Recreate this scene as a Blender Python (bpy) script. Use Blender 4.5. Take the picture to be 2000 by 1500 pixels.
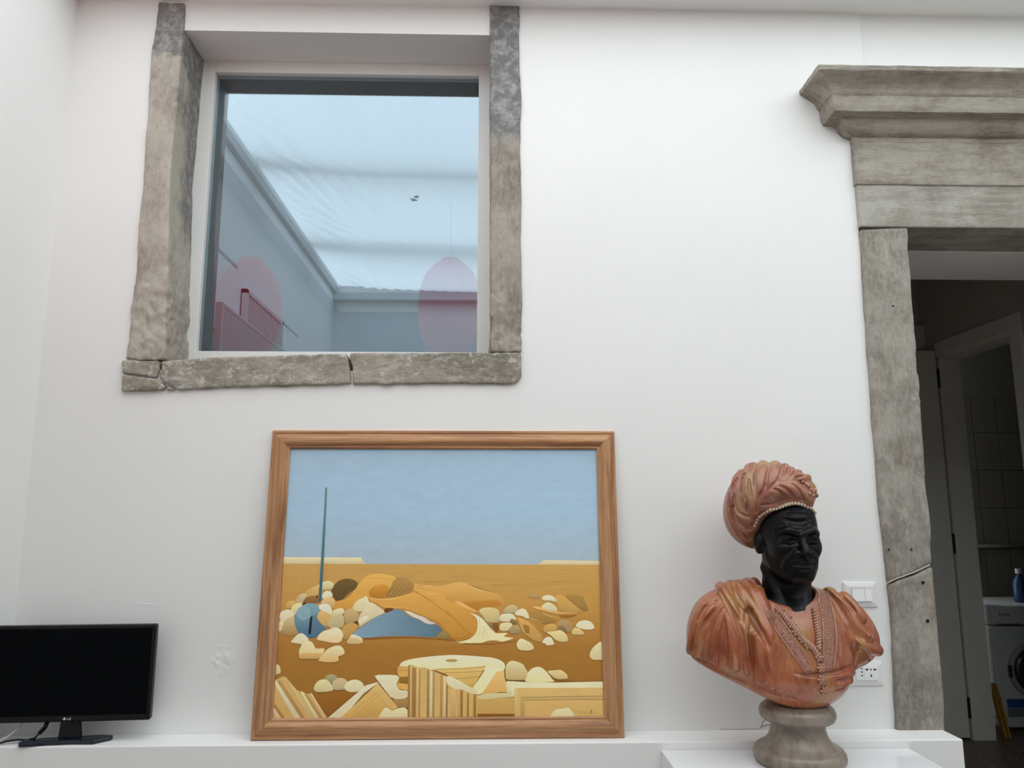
import bpy, bmesh, math, random
import numpy as np
from mathutils import Vector, Matrix
from mathutils.bvhtree import BVHTree
from mathutils.geometry import tessellate_polygon

for o in list(bpy.data.objects):
    bpy.data.objects.remove(o)
SC = bpy.context.scene
COL = SC.collection

# ------------------------------------------------------------------ camera
F_PX = 1502.0                       # focal length in pixels of the 2000 x 1500 frame
EYE = Vector((0.0, 0.0, 1.47))
PITCH = math.atan(250 / F_PX)
YAW = math.atan(40 / F_PX * math.cos(PITCH))
FW = Vector((math.sin(YAW) * math.cos(PITCH), math.cos(YAW) * math.cos(PITCH), math.sin(PITCH)))
RT = Vector((math.cos(YAW), -math.sin(YAW), 0.0))
UP = RT.cross(FW)
cam_data = bpy.data.cameras.new('camera')
cam_data.sensor_width = 36.0
cam_data.lens = F_PX / 2000.0 * 36.0
cam_data.clip_start = 0.02
cam = bpy.data.objects.new('camera', cam_data)
COL.objects.link(cam)
mw = Matrix((RT, UP, -FW)).transposed().to_4x4()
mw.translation = EYE
cam.matrix_world = mw
SC.camera = cam

# ------------------------------------------------------------------ light
SC.view_settings.view_transform = 'Standard'
SC.view_settings.look = 'None'
SC.view_settings.gamma = 1.0
SC.view_settings.use_curve_mapping = False
SC.view_settings.exposure = 0.0
SC.cycles.use_denoising = True
SC.cycles.max_bounces = 9
SC.cycles.diffuse_bounces = 6
SC.cycles.transparent_max_bounces = 16
SC.cycles.sample_clamp_indirect = 6.0
world = bpy.data.worlds.new('overcast_sky')
SC.world = world
world.use_nodes = True
bg = world.node_tree.nodes['Background']
bg.inputs['Color'].default_value = (0.91, 0.98, 1.0, 1)
bg.inputs['Strength'].default_value = 2.58

def portal(name, x0, x1, y0, y1, z):
    l = bpy.data.lights.new(name, 'AREA')
    l.shape = 'RECTANGLE'
    l.size = x1 - x0
    l.size_y = y1 - y0
    l.cycles.is_portal = True
    o = bpy.data.objects.new(name, l)
    COL.objects.link(o)
    o.location = ((x0 + x1) / 2, (y0 + y1) / 2, z)
SKY = (-1.50, 3.3, -1.5, 2.55)        # skylight over the room: x0 x1 y0 y1
portal('skylight_opening', SKY[0], SKY[1], SKY[2], SKY[3], 3.62)
portal('courtyard_opening', -1.45, 1.36, 3.1, 6.6, 4.1)

# ------------------------------------------------------------------ pixel rays
def ray(x, y):
    return FW + RT * ((x - 1000) / F_PX) + UP * ((750 - y) / F_PX)
def onY(x, y, Y):
    d = ray(x, y); return EYE + d * ((Y - EYE.y) / d.y)
def onX(x, y, X):
    d = ray(x, y); return EYE + d * ((X - EYE.x) / d.x)
def onZ(x, y, Z):
    d = ray(x, y); return EYE + d * ((Z - EYE.z) / d.z)

# ------------------------------------------------------------------ object helpers
def empty(name, loc=(0, 0, 0), parent=None):
    o = bpy.data.objects.new(name, None)
    o.empty_display_size = 0.1
    COL.objects.link(o)
    o.location = loc
    if parent: o.parent = parent
    return o
def tag(o, label=None, cat=None, group=None, kind=None):
    if label: o['label'] = label
    if cat: o['category'] = cat
    if group: o['group'] = group
    if kind: o['kind'] = kind
    return o
def mesh_obj(name, verts, faces, mat, parent=None, smooth=False, world=False):
    """parent given and world=True: verts are world coordinates, the parent is an unrotated Empty."""
    me = bpy.data.meshes.new(name)
    if world and parent is not None:
        off = parent.location.copy()
        p = parent.parent
        while p is not None:
            off = off + p.location; p = p.parent
        verts = [(v[0] - off[0], v[1] - off[1], v[2] - off[2]) for v in verts]
    me.from_pydata([tuple(v) for v in verts], [], [tuple(f) for f in faces])
    if smooth:
        me.polygons.foreach_set('use_smooth', [True] * len(me.polygons))
    if mat: me.materials.append(mat)
    me.update()
    o = bpy.data.objects.new(name, me)
    COL.objects.link(o)
    if parent: o.parent = parent
    return o
class MB:
    def __init__(s): s.v = []; s.f = []
    def box(s, x0, x1, y0, y1, z0, z1):
        n = len(s.v)
        s.v += [(x, y, z) for x in (x0, x1) for y in (y0, y1) for z in (z0, z1)]
        for q in ((0, 1, 3, 2), (4, 6, 7, 5), (0, 4, 5, 1), (2, 3, 7, 6), (0, 2, 6, 4), (1, 5, 7, 3)):
            s.f.append(tuple(n + i for i in q))
        return s
    def add(s, v, f):
        n = len(s.v); s.v += [tuple(p) for p in v]; s.f += [tuple(n + i for i in q) for q in f]
        return s
    def tube(s, pts, r, seg=8, closed=False):
        pts = [Vector(p) for p in pts]
        rs = r if isinstance(r, (list, tuple)) else [r] * len(pts)
        n = len(s.v); N = len(pts)
        nrm = None
        for i, p in enumerate(pts):
            a = pts[max(i - 1, 0)]; b = pts[min(i + 1, N - 1)]
            t = (b - a).normalized()
            if nrm is None:
                nrm = t.orthogonal().normalized()
            else:
                nrm = (nrm - t * nrm.dot(t)).normalized()
            bn = t.cross(nrm)
            for k in range(seg):
                an = 2 * math.pi * k / seg
                s.v.append(tuple(p + (nrm * math.cos(an) + bn * math.sin(an)) * rs[i]))
        for i in range(N - 1):
            for k in range(seg):
                a = n + i * seg + k; b = n + i * seg + (k + 1) % seg
                s.f.append((a, b, b + seg, a + seg))
        s.f.append(tuple(n + k for k in reversed(range(seg))))
        s.f.append(tuple(n + (N - 1) * seg + k for k in range(seg)))
        return s
    def lathe(s, prof, c=(0, 0, 0), seg=48, axis='Z'):
        n = len(s.v); N = len(prof)
        for r, h in prof:
            for k in range(seg):
                an = 2 * math.pi * k / seg
                a, b = r * math.cos(an), r * math.sin(an)
                p = (a, b, h) if axis == 'Z' else (a, h, b) if axis == 'Y' else (h, a, b)
                s.v.append((c[0] + p[0], c[1] + p[1], c[2] + p[2]))
        for i in range(N - 1):
            for k in range(seg):
                a = n + i * seg + k; b = n + i * seg + (k + 1) % seg
                s.f.append((a, b, b + seg, a + seg))
        s.f.append(tuple(n + k for k in reversed(range(seg))))
        s.f.append(tuple(n + (N - 1) * seg + k for k in range(seg)))
        return s
    def prism(s, poly, d0, d1, plane='XZ'):
        """poly of (a, b); extruded from d0 to d1 along the third axis"""
        n = len(s.v); N = len(poly)
        for d in (d0, d1):
            for a, b in poly:
                s.v.append((a, d, b) if plane == 'XZ' else (a, b, d) if plane == 'XY' else (d, a, b))
        for k in range(N):
            s.f.append((n + k, n + (k + 1) % N, n + N + (k + 1) % N, n + N + k))
        s.f.append(tuple(n + k for k in reversed(range(N))))
        s.f.append(tuple(n + N + k for k in range(N)))
        return s
    def build(s, name, mat, parent=None, smooth=False, world=False, bevel=0, seg=2, fix=True):
        o = mesh_obj(name, s.v, s.f, mat, parent, smooth, world)
        if fix:
            bm = bmesh.new(); bm.from_mesh(o.data)
            bmesh.ops.recalc_face_normals(bm, faces=bm.faces)
            bm.to_mesh(o.data); bm.free()
        if bevel:
            b = o.modifiers.new('bevel', 'BEVEL'); b.width = bevel; b.segments = seg
            b.limit_method = 'ANGLE'; b.angle_limit = math.radians(35)
        return o
def smooth_by_angle(o, deg=35):
    o.data.polygons.foreach_set('use_smooth', [True] * len(o.data.polygons))
    o.data.set_sharp_from_angle(angle=math.radians(deg))
    return o

# ------------------------------------------------------------------ materials
def lin(c):
    return tuple((v / 255 / 12.92 if v / 255 <= 0.04045 else ((v / 255 + 0.055) / 1.055) ** 2.4) for v in c)
class NT:
    def __init__(s, name):
        s.m = bpy.data.materials.new(name); s.m.use_nodes = True
        s.t = s.m.node_tree; s.n = s.t.nodes; s.l = s.t.links
        s.p = s.n['Principled BSDF']; s.out = s.n['Material Output']
    def new(s, kind, **kw):
        n = s.n.new(kind)
        for k, v in kw.items():
            if k in n.inputs.keys(): n.inputs[k].default_value = v
            else: setattr(n, k, v)
        return n
    def link(s, a, b): s.l.new(a, b)
    def coord(s, scale=(1, 1, 1), kind='Object', rot=(0, 0, 0)):
        t = s.new('ShaderNodeTexCoord'); mp = s.new('ShaderNodeMapping')
        mp.inputs['Scale'].default_value = scale; mp.inputs['Rotation'].default_value = rot
        s.link(t.outputs[kind], mp.inputs['Vector']); return mp.outputs[0]
    def noise(s, vec, scale, detail=4, rough=0.55, dist=0.0):
        n = s.new('ShaderNodeTexNoise'); n.inputs['Scale'].default_value = scale
        n.inputs['Detail'].default_value = detail; n.inputs['Roughness'].default_value = rough
        n.inputs['Distortion'].default_value = dist
        s.link(vec, n.inputs['Vector']); return n.outputs['Fac']
    def ramp(s, fac, stops):
        r = s.new('ShaderNodeValToRGB'); e = r.color_ramp.elements
        while len(e) > 1: e.remove(e[-1])
        for i, (p, c) in enumerate(stops):
            c = (c, c, c) if isinstance(c, (int, float)) else c
            el = e[0] if i == 0 else e.new(p)
            el.position = p; el.color = (*c[:3], 1)
        s.link(fac, r.inputs[0]); return r.outputs[0]
    def mix(s, fac, a, b, blend='MIX'):
        m = s.new('ShaderNodeMix', data_type='RGBA', blend_type=blend)
        for sock, v in ((m.inputs[0], fac), (m.inputs[6], a), (m.inputs[7], b)):
            if hasattr(v, 'is_linked'): s.link(v, sock)
            elif isinstance(v, (int, float)): sock.default_value = v if sock == m.inputs[0] else (v, v, v, 1)
            else: sock.default_value = (*v[:3], 1)
        return m.outputs[2]
    def math(s, op, a, b=0.0, clamp=False):
        m = s.new('ShaderNodeMath', operation=op, use_clamp=clamp)
        for i, v in enumerate((a, b)):
            if hasattr(v, 'is_linked'): s.link(v, m.inputs[i])
            else: m.inputs[i].default_value = v
        return m.outputs[0]
    def color(s, c):
        if hasattr(c, 'is_linked'): s.link(c, s.p.inputs['Base Color'])
        else: s.p.inputs['Base Color'].default_value = (*c[:3], 1)
    def bump(s, h, strength=0.3, dist=0.002):
        b = s.new('ShaderNodeBump'); b.inputs['Strength'].default_value = strength
        b.inputs['Distance'].default_value = dist
        s.link(h, b.inputs['Height']); s.link(b.outputs[0], s.p.inputs['Normal'])
    def set(s, **kw):
        for k, v in kw.items(): s.p.inputs[k.replace('_', ' ')].default_value = v
        return s

def plaster(name, base, var=0.03, rough=0.85, bump=0.25):
    t = NT(name); v = t.coord()
    n = t.noise(v, 1.7, 5, 0.6)
    t.color(t.mix(n, tuple(c * (1 - var) for c in base), tuple(min(1, c * (1 + var)) for c in base)))
    f = t.noise(v, 14, 6, 0.6); t.bump(f, bump, 0.004)
    t.set(Roughness=rough, Specular_IOR_Level=0.25)
    return t.m
def plain(name, c, rough=0.5, metal=0.0, spec=0.5):
    t = NT(name); v = t.coord(); n = t.noise(v, 40, 3)
    t.color(t.mix(n, tuple(x * 0.94 for x in c), tuple(min(1, x * 1.05) for x in c)))
    t.set(Roughness=rough, Metallic=metal, Specular_IOR_Level=spec)
    return t.m
def stone(name, a, b, c, streak=(3, 3, 1.1), soot=None, lime=0.62, seed=0.0, deep=None, band=0.6, tone=1.0):
    """a body colour, b weathering, c lime crust; soot = (height, colour, wobble, amount); deep = depth beyond which the reveal is sooted"""
    a, b, c = [tuple(x * tone for x in q) for q in (a, b, c)]
    t = NT(name); tc = t.new('ShaderNodeTexCoord'); mp = t.new('ShaderNodeMapping')
    mp.inputs['Location'].default_value = (seed, seed * 0.7, seed * 1.3)
    t.link(tc.outputs['Object'], mp.inputs['Vector']); v = mp.outputs[0]
    ms = t.new('ShaderNodeMapping'); ms.inputs['Scale'].default_value = streak; t.link(v, ms.inputs['Vector'])
    mf = t.new('ShaderNodeMapping'); mf.inputs['Scale'].default_value = tuple(x * 2.2 for x in streak); t.link(v, mf.inputs['Vector'])
    n1 = t.noise(v, 4.5, 9, 0.68, 0.3); n2 = t.noise(ms.outputs[0], 7, 8, 0.72, 0.3); n3 = t.noise(v, 30, 8, 0.72, 0.2)
    n4 = t.noise(v, 170, 4, 0.6); n5 = t.noise(mf.outputs[0], 12, 8, 0.8, 0.5)
    col = t.mix(t.ramp(n1, [(0.42, 0), (0.58, 1)]), a, tuple(x * 0.88 for x in b))
    col = t.mix(t.ramp(n2, [(0.50, 0), (0.68, band)]), col, tuple(x * 0.66 for x in b))
    col = t.mix(t.ramp(n2, [(0.30, 0.8), (0.44, 0)]), col, c)
    col = t.mix(t.ramp(n5, [(0.40, 0.45), (0.52, 0), (0.60, 0)]), col, c)
    col = t.mix(t.ramp(n5, [(0.55, 0), (0.68, 0.5)]), col, tuple(x * 0.75 for x in b))
    col = t.mix(t.ramp(n3, [(lime - 0.01, 0), (lime + 0.05, 0.9)]), col, c)
    col = t.mix(t.ramp(n4, [(0.32, 0.5), (0.40, 0)]), col, tuple(x * 0.5 for x in b))
    if soot:
        sx = t.new('ShaderNodeSeparateXYZ'); t.link(tc.outputs['Object'], sx.inputs[0])
        wob = t.math('MULTIPLY', t.math('SUBTRACT', n1, 0.5), soot[2])
        def above(sock, lv, wd):
            m = t.new('ShaderNodeMapRange'); t.link(sock, m.inputs[0]); m.inputs[1].default_value = lv - wd; m.inputs[2].default_value = lv + wd
            return m.outputs[0]
        mm = t.math('MULTIPLY', above(t.math('ADD', sx.outputs[2], wob), soot[0], 0.02), soot[3])
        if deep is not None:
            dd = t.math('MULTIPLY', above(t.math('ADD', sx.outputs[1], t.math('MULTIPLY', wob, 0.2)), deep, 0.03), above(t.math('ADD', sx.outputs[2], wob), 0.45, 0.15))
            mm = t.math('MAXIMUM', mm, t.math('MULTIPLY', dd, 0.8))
        dk = t.mix(t.ramp(n3, [(0.45, 0), (0.66, 1)]), soot[1], tuple(x * 2.4 for x in soot[1]))
        col = t.mix(mm, col, dk)
    t.color(col)
    hh = t.math('ADD', t.math('MULTIPLY', n3, 0.6), t.math('MULTIPLY', n4, 0.4))
    t.bump(hh, 0.6, 0.005)
    t.set(Roughness=0.9, Specular_IOR_Level=0.2)
    return t.m

WHITE = plaster('white_plaster', (0.80, 0.80, 0.785))
WHITE_SMOOTH = plaster('white_paint', (0.83, 0.83, 0.82), 0.015, 0.5, 0.08)
GREY_WALL = plaster('pale_blue_wall', (0.90, 0.91, 0.92), 0.02)
LACQUER = NT('white_lacquer').set(Base_Color=(0.80, 0.81, 0.83, 1), Roughness=0.12, Specular_IOR_Level=0.5).m
FRAME_WHITE = plain('white_window_paint', (0.74, 0.75, 0.73), 0.45)
REVEAL_SHADE = plain('shaded_reveal', (0.27, 0.255, 0.24), 0.6)  # shade on the outer window reveal, put into its colour
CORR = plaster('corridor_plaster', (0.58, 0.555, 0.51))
DOORPAINT = plain('door_paint', (0.84, 0.83, 0.77), 0.45)
BLACK = plain('black_plastic', (0.004, 0.005, 0.007), 0.32, 0, 0.25)
BLACKM = plain('black_metal', (0.012, 0.012, 0.012), 0.45, 0.4)

# ------------------------------------------------------------------ implicit surfaces
rng = np.random.default_rng(5)
LAT = rng.random((32, 32, 32)).astype(np.float32)
def vnoise(x, y, z):
    """value noise on broadcastable arrays, -1..1"""
    x, y, z = np.broadcast_arrays(x, y, z)
    xi, yi, zi = np.floor(x).astype(int), np.floor(y).astype(int), np.floor(z).astype(int)
    fx, fy, fz = x - xi, y - yi, z - zi
    fx, fy, fz = [f * f * (3 - 2 * f) for f in (fx, fy, fz)]
    r = 0
    for dx in (0, 1):
        for dy in (0, 1):
            for dz in (0, 1):
                w = (fx if dx else 1 - fx) * (fy if dy else 1 - fy) * (fz if dz else 1 - fz)
                r = r + w * LAT[(xi + dx) & 31, (yi + dy) & 31, (zi + dz) & 31]
    return r * 2 - 1
def smin(a, b, k):
    h = np.clip(0.5 + 0.5 * (b - a) / k, 0, 1)
    return b * (1 - h) + a * h - k * h * (1 - h)
def smax(a, b, k): return -smin(-a, -b, k)
class Grid:
    def __init__(s, lo, hi, h):
        s.lo = np.array(lo, np.float32); s.h = h
        n = [int(math.ceil((b - a) / h)) + 1 for a, b in zip(lo, hi)]
        s.ax = [(s.lo[i] + h * np.arange(n[i])).astype(np.float32) for i in range(3)]
        s.X, s.Y, s.Z = s.ax[0][:, None, None], s.ax[1][None, :, None], s.ax[2][None, None, :]
        s.shape = tuple(n)
    def ell(s, c, r):
        x, y, z = s.X - c[0], s.Y - c[1], s.Z - c[2]
        k0 = np.sqrt((x / r[0]) ** 2 + (y / r[1]) ** 2 + (z / r[2]) ** 2)
        k1 = np.sqrt((x / r[0] ** 2) ** 2 + (y / r[1] ** 2) ** 2 + (z / r[2] ** 2) ** 2) + 1e-6
        return (k0 * (k0 - 1) / k1).astype(np.float32)
    def chain(s, pts, rad, margin=0.03):
        """distance to a chain of round cones; big far from it"""
        D = np.full(s.shape, 1.0, np.float32)
        rs = rad if isinstance(rad, (list, tuple)) else [rad] * len(pts)
        P = [np.array(p, np.float32) for p in pts]
        for i in range(len(P) - 1):
            a, b, ra, rb = P[i], P[i + 1], rs[i], rs[i + 1]
            m = margin + max(ra, rb)
            lo = np.minimum(a, b) - m; hi = np.maximum(a, b) + m
            i0 = np.maximum(np.floor((lo - s.lo) / s.h).astype(int), 0)
            i1 = np.minimum(np.ceil((hi - s.lo) / s.h).astype(int) + 1, s.shape)
            if (i1 <= i0).any(): continue
            sl = tuple(slice(i0[k], i1[k]) for k in range(3))
            x = s.X[sl[0]] - a[0]; y = s.Y[:, sl[1]] - a[1]; z = s.Z[:, :, sl[2]] - a[2]
            ba = b - a; l2 = float(ba @ ba) + 1e-12
            t = np.clip((x * ba[0] + y * ba[1] + z * ba[2]) / l2, 0, 1)
            d = np.sqrt((x - t * ba[0]) ** 2 + (y - t * ba[1]) ** 2 + (z - t * ba[2]) ** 2) - (ra + t * (rb - ra))
            D[sl] = np.minimum(D[sl], d)
        return D
    def poly2d(s, poly, axes='XZ'):
        """signed distance (negative inside) to a polygon in the XZ plane"""
        A = s.ax[0][:, None]; B = s.ax[2][None, :]
        d = np.full((s.shape[0], s.shape[2]), 1e9, np.float32); sg = np.ones_like(d)
        n = len(poly)
        for i in range(n):
            ax, az = poly[i]; bx, bz = poly[i - 1]
            ex, ez = bx - ax, bz - az
            wx, wz = A - ax, B - az
            t = np.clip((wx * ex + wz * ez) / (ex * ex + ez * ez + 1e-12), 0, 1)
            d = np.minimum(d, (wx - ex * t) ** 2 + (wz - ez * t) ** 2)
            c1 = B >= az; c2 = B < bz; c3 = ex * wz > ez * wx
            fl = (c1 & c2 & c3) | (~c1 & ~c2 & ~c3)
            sg = np.where(fl, -sg, sg)
        return (np.sqrt(d) * sg)[:, None, :]
    def mesh(s, f):
        f = np.broadcast_to(f, s.shape)
        ins = f < 0
        c = [ins[i:ins.shape[0] - 1 + i, j:ins.shape[1] - 1 + j, k:ins.shape[2] - 1 + k] for i in (0, 1) for j in (0, 1) for k in (0, 1)]
        cnt = sum(a.astype(np.int8) for a in c)
        act = (cnt > 0) & (cnt < 8)
        idx = np.full(act.shape, -1, np.int64)
        I, J, K = np.nonzero(act)
        idx[I, J, K] = np.arange(len(I))
        acc = np.zeros((len(I), 3)); num = np.zeros(len(I))
        cor = [(i, j, k) for i in (0, 1) for j in (0, 1) for k in (0, 1)]
        for a in range(8):
            for b in range(a + 1, 8):
                df = [abs(cor[a][t] - cor[b][t]) for t in range(3)]
                if sum(df) != 1: continue
                fa = f[I + cor[a][0], J + cor[a][1], K + cor[a][2]].astype(float)
                fb = f[I + cor[b][0], J + cor[b][1], K + cor[b][2]].astype(float)
                m = (fa < 0) != (fb < 0)
                t = np.where(m, fa / np.where(m, fa - fb, 1), 0)
                for q in range(3):
                    acc[:, q] += np.where(m, cor[a][q] + t * (cor[b][q] - cor[a][q]), 0)
                num += m
        V = (np.stack([I, J, K], 1) + acc / num[:, None]) * s.h + s.lo
        quads = []
        for axis in range(3):
            u, v = (axis + 1) % 3, (axis + 2) % 3
            A = np.take(ins, range(ins.shape[axis] - 1), axis); B = np.take(ins, range(1, ins.shape[axis]), axis)
            ch = A != B
            pos = np.argwhere(ch)
            ok = (pos[:, u] > 0) & (pos[:, v] > 0) & (pos[:, u] < ins.shape[u] - 1) & (pos[:, v] < ins.shape[v] - 1)
            pos = pos[ok]
            fl = A[tuple(pos.T)]
            q = []
            for du, dv in ((-1, -1), (0, -1), (0, 0), (-1, 0)):
                p = pos.copy(); p[:, u] += du; p[:, v] += dv
                q.append(idx[tuple(p.T)])
            q = np.stack(q, 1)
            q[~fl] = q[~fl][:, ::-1]
            quads.append(q)
        Q = np.concatenate(quads)
        Q = Q[(Q >= 0).all(1)]
        return V, Q
def np_obj(name, V, Q, mat, parent=None, smooth=True, origin=(0, 0, 0)):
    me = bpy.data.meshes.new(name)
    V = np.asarray(V, np.float64) - np.asarray(origin)
    n, m = len(V), len(Q)
    me.vertices.add(n); me.vertices.foreach_set('co', V.astype(np.float32).ravel())
    me.loops.add(m * 4); me.loops.foreach_set('vertex_index', np.asarray(Q, np.int32).ravel())
    me.polygons.add(m); me.polygons.foreach_set('loop_start', np.arange(0, m * 4, 4, dtype=np.int32))
    me.polygons.foreach_set('use_smooth', np.ones(m, bool))
    me.update(calc_edges=True); me.validate()
    me.materials.append(mat)
    o = bpy.data.objects.new(name, me); COL.objects.link(o)
    if parent: o.parent = parent
    return o
def rough_stone(name, poly, y0, y1, mat, parent, h=0.006, amp=0.003, chisel=None, rnd=0.006, seed=0):
    """block with an outline in the wall plane (x, z), a rough face towards -y; vertices stay in parent space"""
    xs = [p[0] for p in poly]; zs = [p[1] for p in poly]
    g = Grid((min(xs) - 0.03, y0 - 0.03, min(zs) - 0.03), (max(xs) + 0.03, y1 + 0.03, max(zs) + 0.03), h)
    d = g.poly2d(poly)
    n = vnoise(g.X * 22 + seed, g.Y * 22, g.Z * 14) * 0.6 + vnoise(g.X * 60, g.Y * 60 + seed, g.Z * 45) * 0.4
    A = amp if chisel is None else amp + chisel[1] * np.clip((chisel[0] - g.Z) / 0.25, 0, 1)
    if chisel is not None:
        n = n + 0.5 * np.clip((chisel[0] - g.Z) / 0.25, 0, 1) * (vnoise(g.X * 35, g.Y * 9, g.Z * 30 + seed) + 0.6 * vnoise(g.X * 70 + seed, g.Y * 20, g.Z * 62))
    f = smax(d, smax(y0 - g.Y, g.Y - y1, 0.001), rnd) + n * A
    V, Q = g.mesh(f)
    return np_obj(name, V, Q, mat, parent)

# =================================================================== the setting
WY = 2.73          # front face of the back wall
CZ = 3.42          # ceiling
def struct(name, mb, mat, bevel=0, label=None):
    o = mb.build(name, mat, bevel=bevel)
    o['kind'] = 'structure'
    if label: o['label'] = label
    return o
w = MB()
w.box(-1.605, -1.24, WY, 3.05, 0, CZ).box(-1.24, 0.04, WY, 3.05, 0, 1.97).box(-1.24, 0.04, WY, 3.05, 3.30, CZ)
w.box(0.04, 1.45, WY, 3.05, 0, CZ)
w.box(1.45, 2.70, 2.74, 2.975, 2.62, CZ).box(1.36, 2.78, 2.975, 3.35, 2.522, CZ)
w.box(1.36, 1.545, 2.975, 3.35, 0, 2.522).box(2.66, 3.4, WY, 3.35, 0, CZ)
wall_back = struct('wall_back', w, WHITE, label='white plastered wall around the stone framed window and doorway')
struct('wall_left', MB().box(-1.75, -1.605, -4.0, 3.05, 0, CZ + 0.2), WHITE, label='white plastered side wall beside the television')
struct('wall_right', MB().box(3.4, 3.5, -4.0, 3.35, 0, CZ + 0.2), WHITE)
struct('wall_front', MB().box(-1.75, 3.5, -4.1, -4.0, 0, CZ + 0.2), WHITE)
c = MB()
c.box(-1.75, 3.5, SKY[3], WY + 0.02, CZ, CZ + 0.2).box(-1.75, 3.5, -4.0, SKY[2], CZ, CZ + 0.2)
c.box(-1.75, SKY[0], SKY[2], SKY[3], CZ, CZ + 0.2).box(SKY[1], 3.5, SKY[2], SKY[3], CZ, CZ + 0.2)
struct('ceiling', c, WHITE_SMOOTH, label='white ceiling border around the skylight')
t = NT('terrazzo'); v = t.coord()
vo = t.new('ShaderNodeTexVoronoi'); vo.inputs['Scale'].default_value = 75; t.link(v, vo.inputs['Vector'])
n = t.noise(v, 60, 4)
chips = t.ramp(vo.outputs['Color'], [(0.0, (0.05, 0.03, 0.02)), (0.35, (0.11, 0.07, 0.05)), (0.6, (0.16, 0.09, 0.06)), (0.9, (0.30, 0.24, 0.19))])
t.color(t.mix(t.ramp(n, [(0.4, 0), (0.6, 0.7)]), chips, (0.10, 0.065, 0.05)))
t.set(Roughness=0.35); TERRAZZO = t.m
struct('floor', MB().box(-1.75, 5.0, -4.1, 6.8, -0.08, 0.0), TERRAZZO, label='brown speckled terrazzo floor')

# the low ledge along the wall
struct('wall_ledge', MB().box(-1.605, 1.527, 2.602, WY, 0, 0.745), WHITE_SMOOTH, bevel=0.004, label='low white masonry ledge along the foot of the wall')

# small relief in the plaster: blister by the painting, crack by the pedestal
def relief(px, py, w_, h_, amp, seed):
    c0 = onY(px, py, WY)
    N = 36; vs = []; fs = []
    for i in range(N + 1):
        for j in range(N + 1):
            a, b = i / N * 2 - 1, j / N * 2 - 1
            r2 = a * a + b * b
            m = max(0, 1 - r2)
            hgt = amp * m * (0.5 + 0.9 * float(vnoise(np.float32(a * 3.3 + seed), np.float32(b * 4.1), np.float32(seed))) + 0.5 * float(vnoise(np.float32(a * 9), np.float32(b * 9 + seed), np.float32(0.5))))
            vs.append((c0.x + a * w_ / 2, WY - hgt + 0.0007 - (0 if m > 0 else -0.001), c0.z + b * h_ / 2))
    for i in range(N):
        for j in range(N):
            k = i * (N + 1) + j
            fs.append((k, k + N + 1, k + N + 2, k + 1))
    return mesh_obj('plaster_blister', vs, fs, WHITE, wall_back, smooth=True)
relief(435, 1290, 0.10, 0.13, 0.0035, 3.2)
relief(285, 1180, 0.14, 0.035, 0.0016, 8.1)
CRACKM = plain('old_render', (0.30, 0.22, 0.17), 0.9)
def wall_line(pts, r, mat, name='plaster_crack'):
    return MB().tube([onY(x, y, WY) for x, y in pts], r, 5).build(name, mat, wall_back)
wall_line([(1508, 1404), (1496, 1405), (1489, 1410), (1488, 1418), (1484, 1421), (1490, 1418), (1500, 1416), (1508, 1415)], 0.0016, CRACKM)
wall_line([(1405, 1424), (1440, 1424), (1484, 1423)], 0.0006, CRACKM)
wall_line([(90, 600), (88, 640), (84, 680)], 0.0012, WHITE)

# ------------------------------------------------------------------- window
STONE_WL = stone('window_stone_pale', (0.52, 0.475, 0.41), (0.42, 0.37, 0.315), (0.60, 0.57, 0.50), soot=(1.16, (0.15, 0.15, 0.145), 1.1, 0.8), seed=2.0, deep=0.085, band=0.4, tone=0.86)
STONE_WR = stone('window_stone_brown', (0.42, 0.38, 0.325), (0.31, 0.27, 0.225), (0.50, 0.46, 0.40), soot=(0.86, (0.155, 0.155, 0.155), 0.15, 0.9), seed=7.0, tone=0.85)
STONE_SILL = stone('window_sill_stone', (0.40, 0.36, 0.295), (0.27, 0.24, 0.18), (0.60, 0.58, 0.54), streak=(1.0, 3, 3), lime=0.56, seed=4.0, tone=0.84)
win = empty('window_1', (-0.6, WY, 2.0)); tag(win, 'square window in a rough old stone surround high in the white wall', kind='structure')
def xz(pts, Y=WY): return [(p.x, p.z) for p in (onY(a, b, Y) for a, b in pts)]
def wstone(name, px, y0, y1, mat, par, **kw):
    o = par.location
    poly = [(a - o.x, b - o.z) for a, b in xz(px)]
    return rough_stone(name, poly, y0 - o.y, y1 - o.y, mat, par, **kw)
YS = WY - 0.012
lj = wstone('jamb_stone', [(311, 8), (306, 60), (297, 110), (293, 170), (288, 260), (282, 340), (275, 430), (268, 520), (259, 600), (255, 640), (247, 690), (246, 702), (323, 704), (329, 560), (336, 320), (342, 265), (352, 150), (361, 58), (363, 8)], YS, 3.0, STONE_WL, win, amp=0.0025, chisel=(0.45, 0.006), seed=1)
rj = wstone('jamb_stone', [(957, 12), (957, 300), (957.5, 690), (1018, 689), (1020, 600), (1017, 480), (1019, 400), (1016, 300), (1018, 200), (1014, 110), (1015, 12)], YS, 3.0, STONE_WR, win, amp=0.0028, chisel=(0.35, 0.006), seed=5)
wstone('sill_stone', [(683, 691), (690, 718), (691, 751), (760, 752), (850, 750), (1000, 751), (1012, 746), (1018, 735), (1017, 690), (850, 690)], YS - 0.004, 2.95, STONE_SILL, win, amp=0.003, seed=9)
wstone('sill_stone', [(316, 706), (420, 699), (560, 695), (678, 692), (684, 722), (687, 751), (600, 754), (450, 757), (352, 763), (338, 755), (312, 737), (318, 722)], YS - 0.004, 2.95, STONE_SILL, win, amp=0.003, seed=11)
wstone('sill_stone', [(242, 706), (312, 706), (314, 722), (308, 738), (243, 730)], YS - 0.006, 2.95, STONE_SILL, win, h=0.004, amp=0.002, seed=12)
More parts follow.
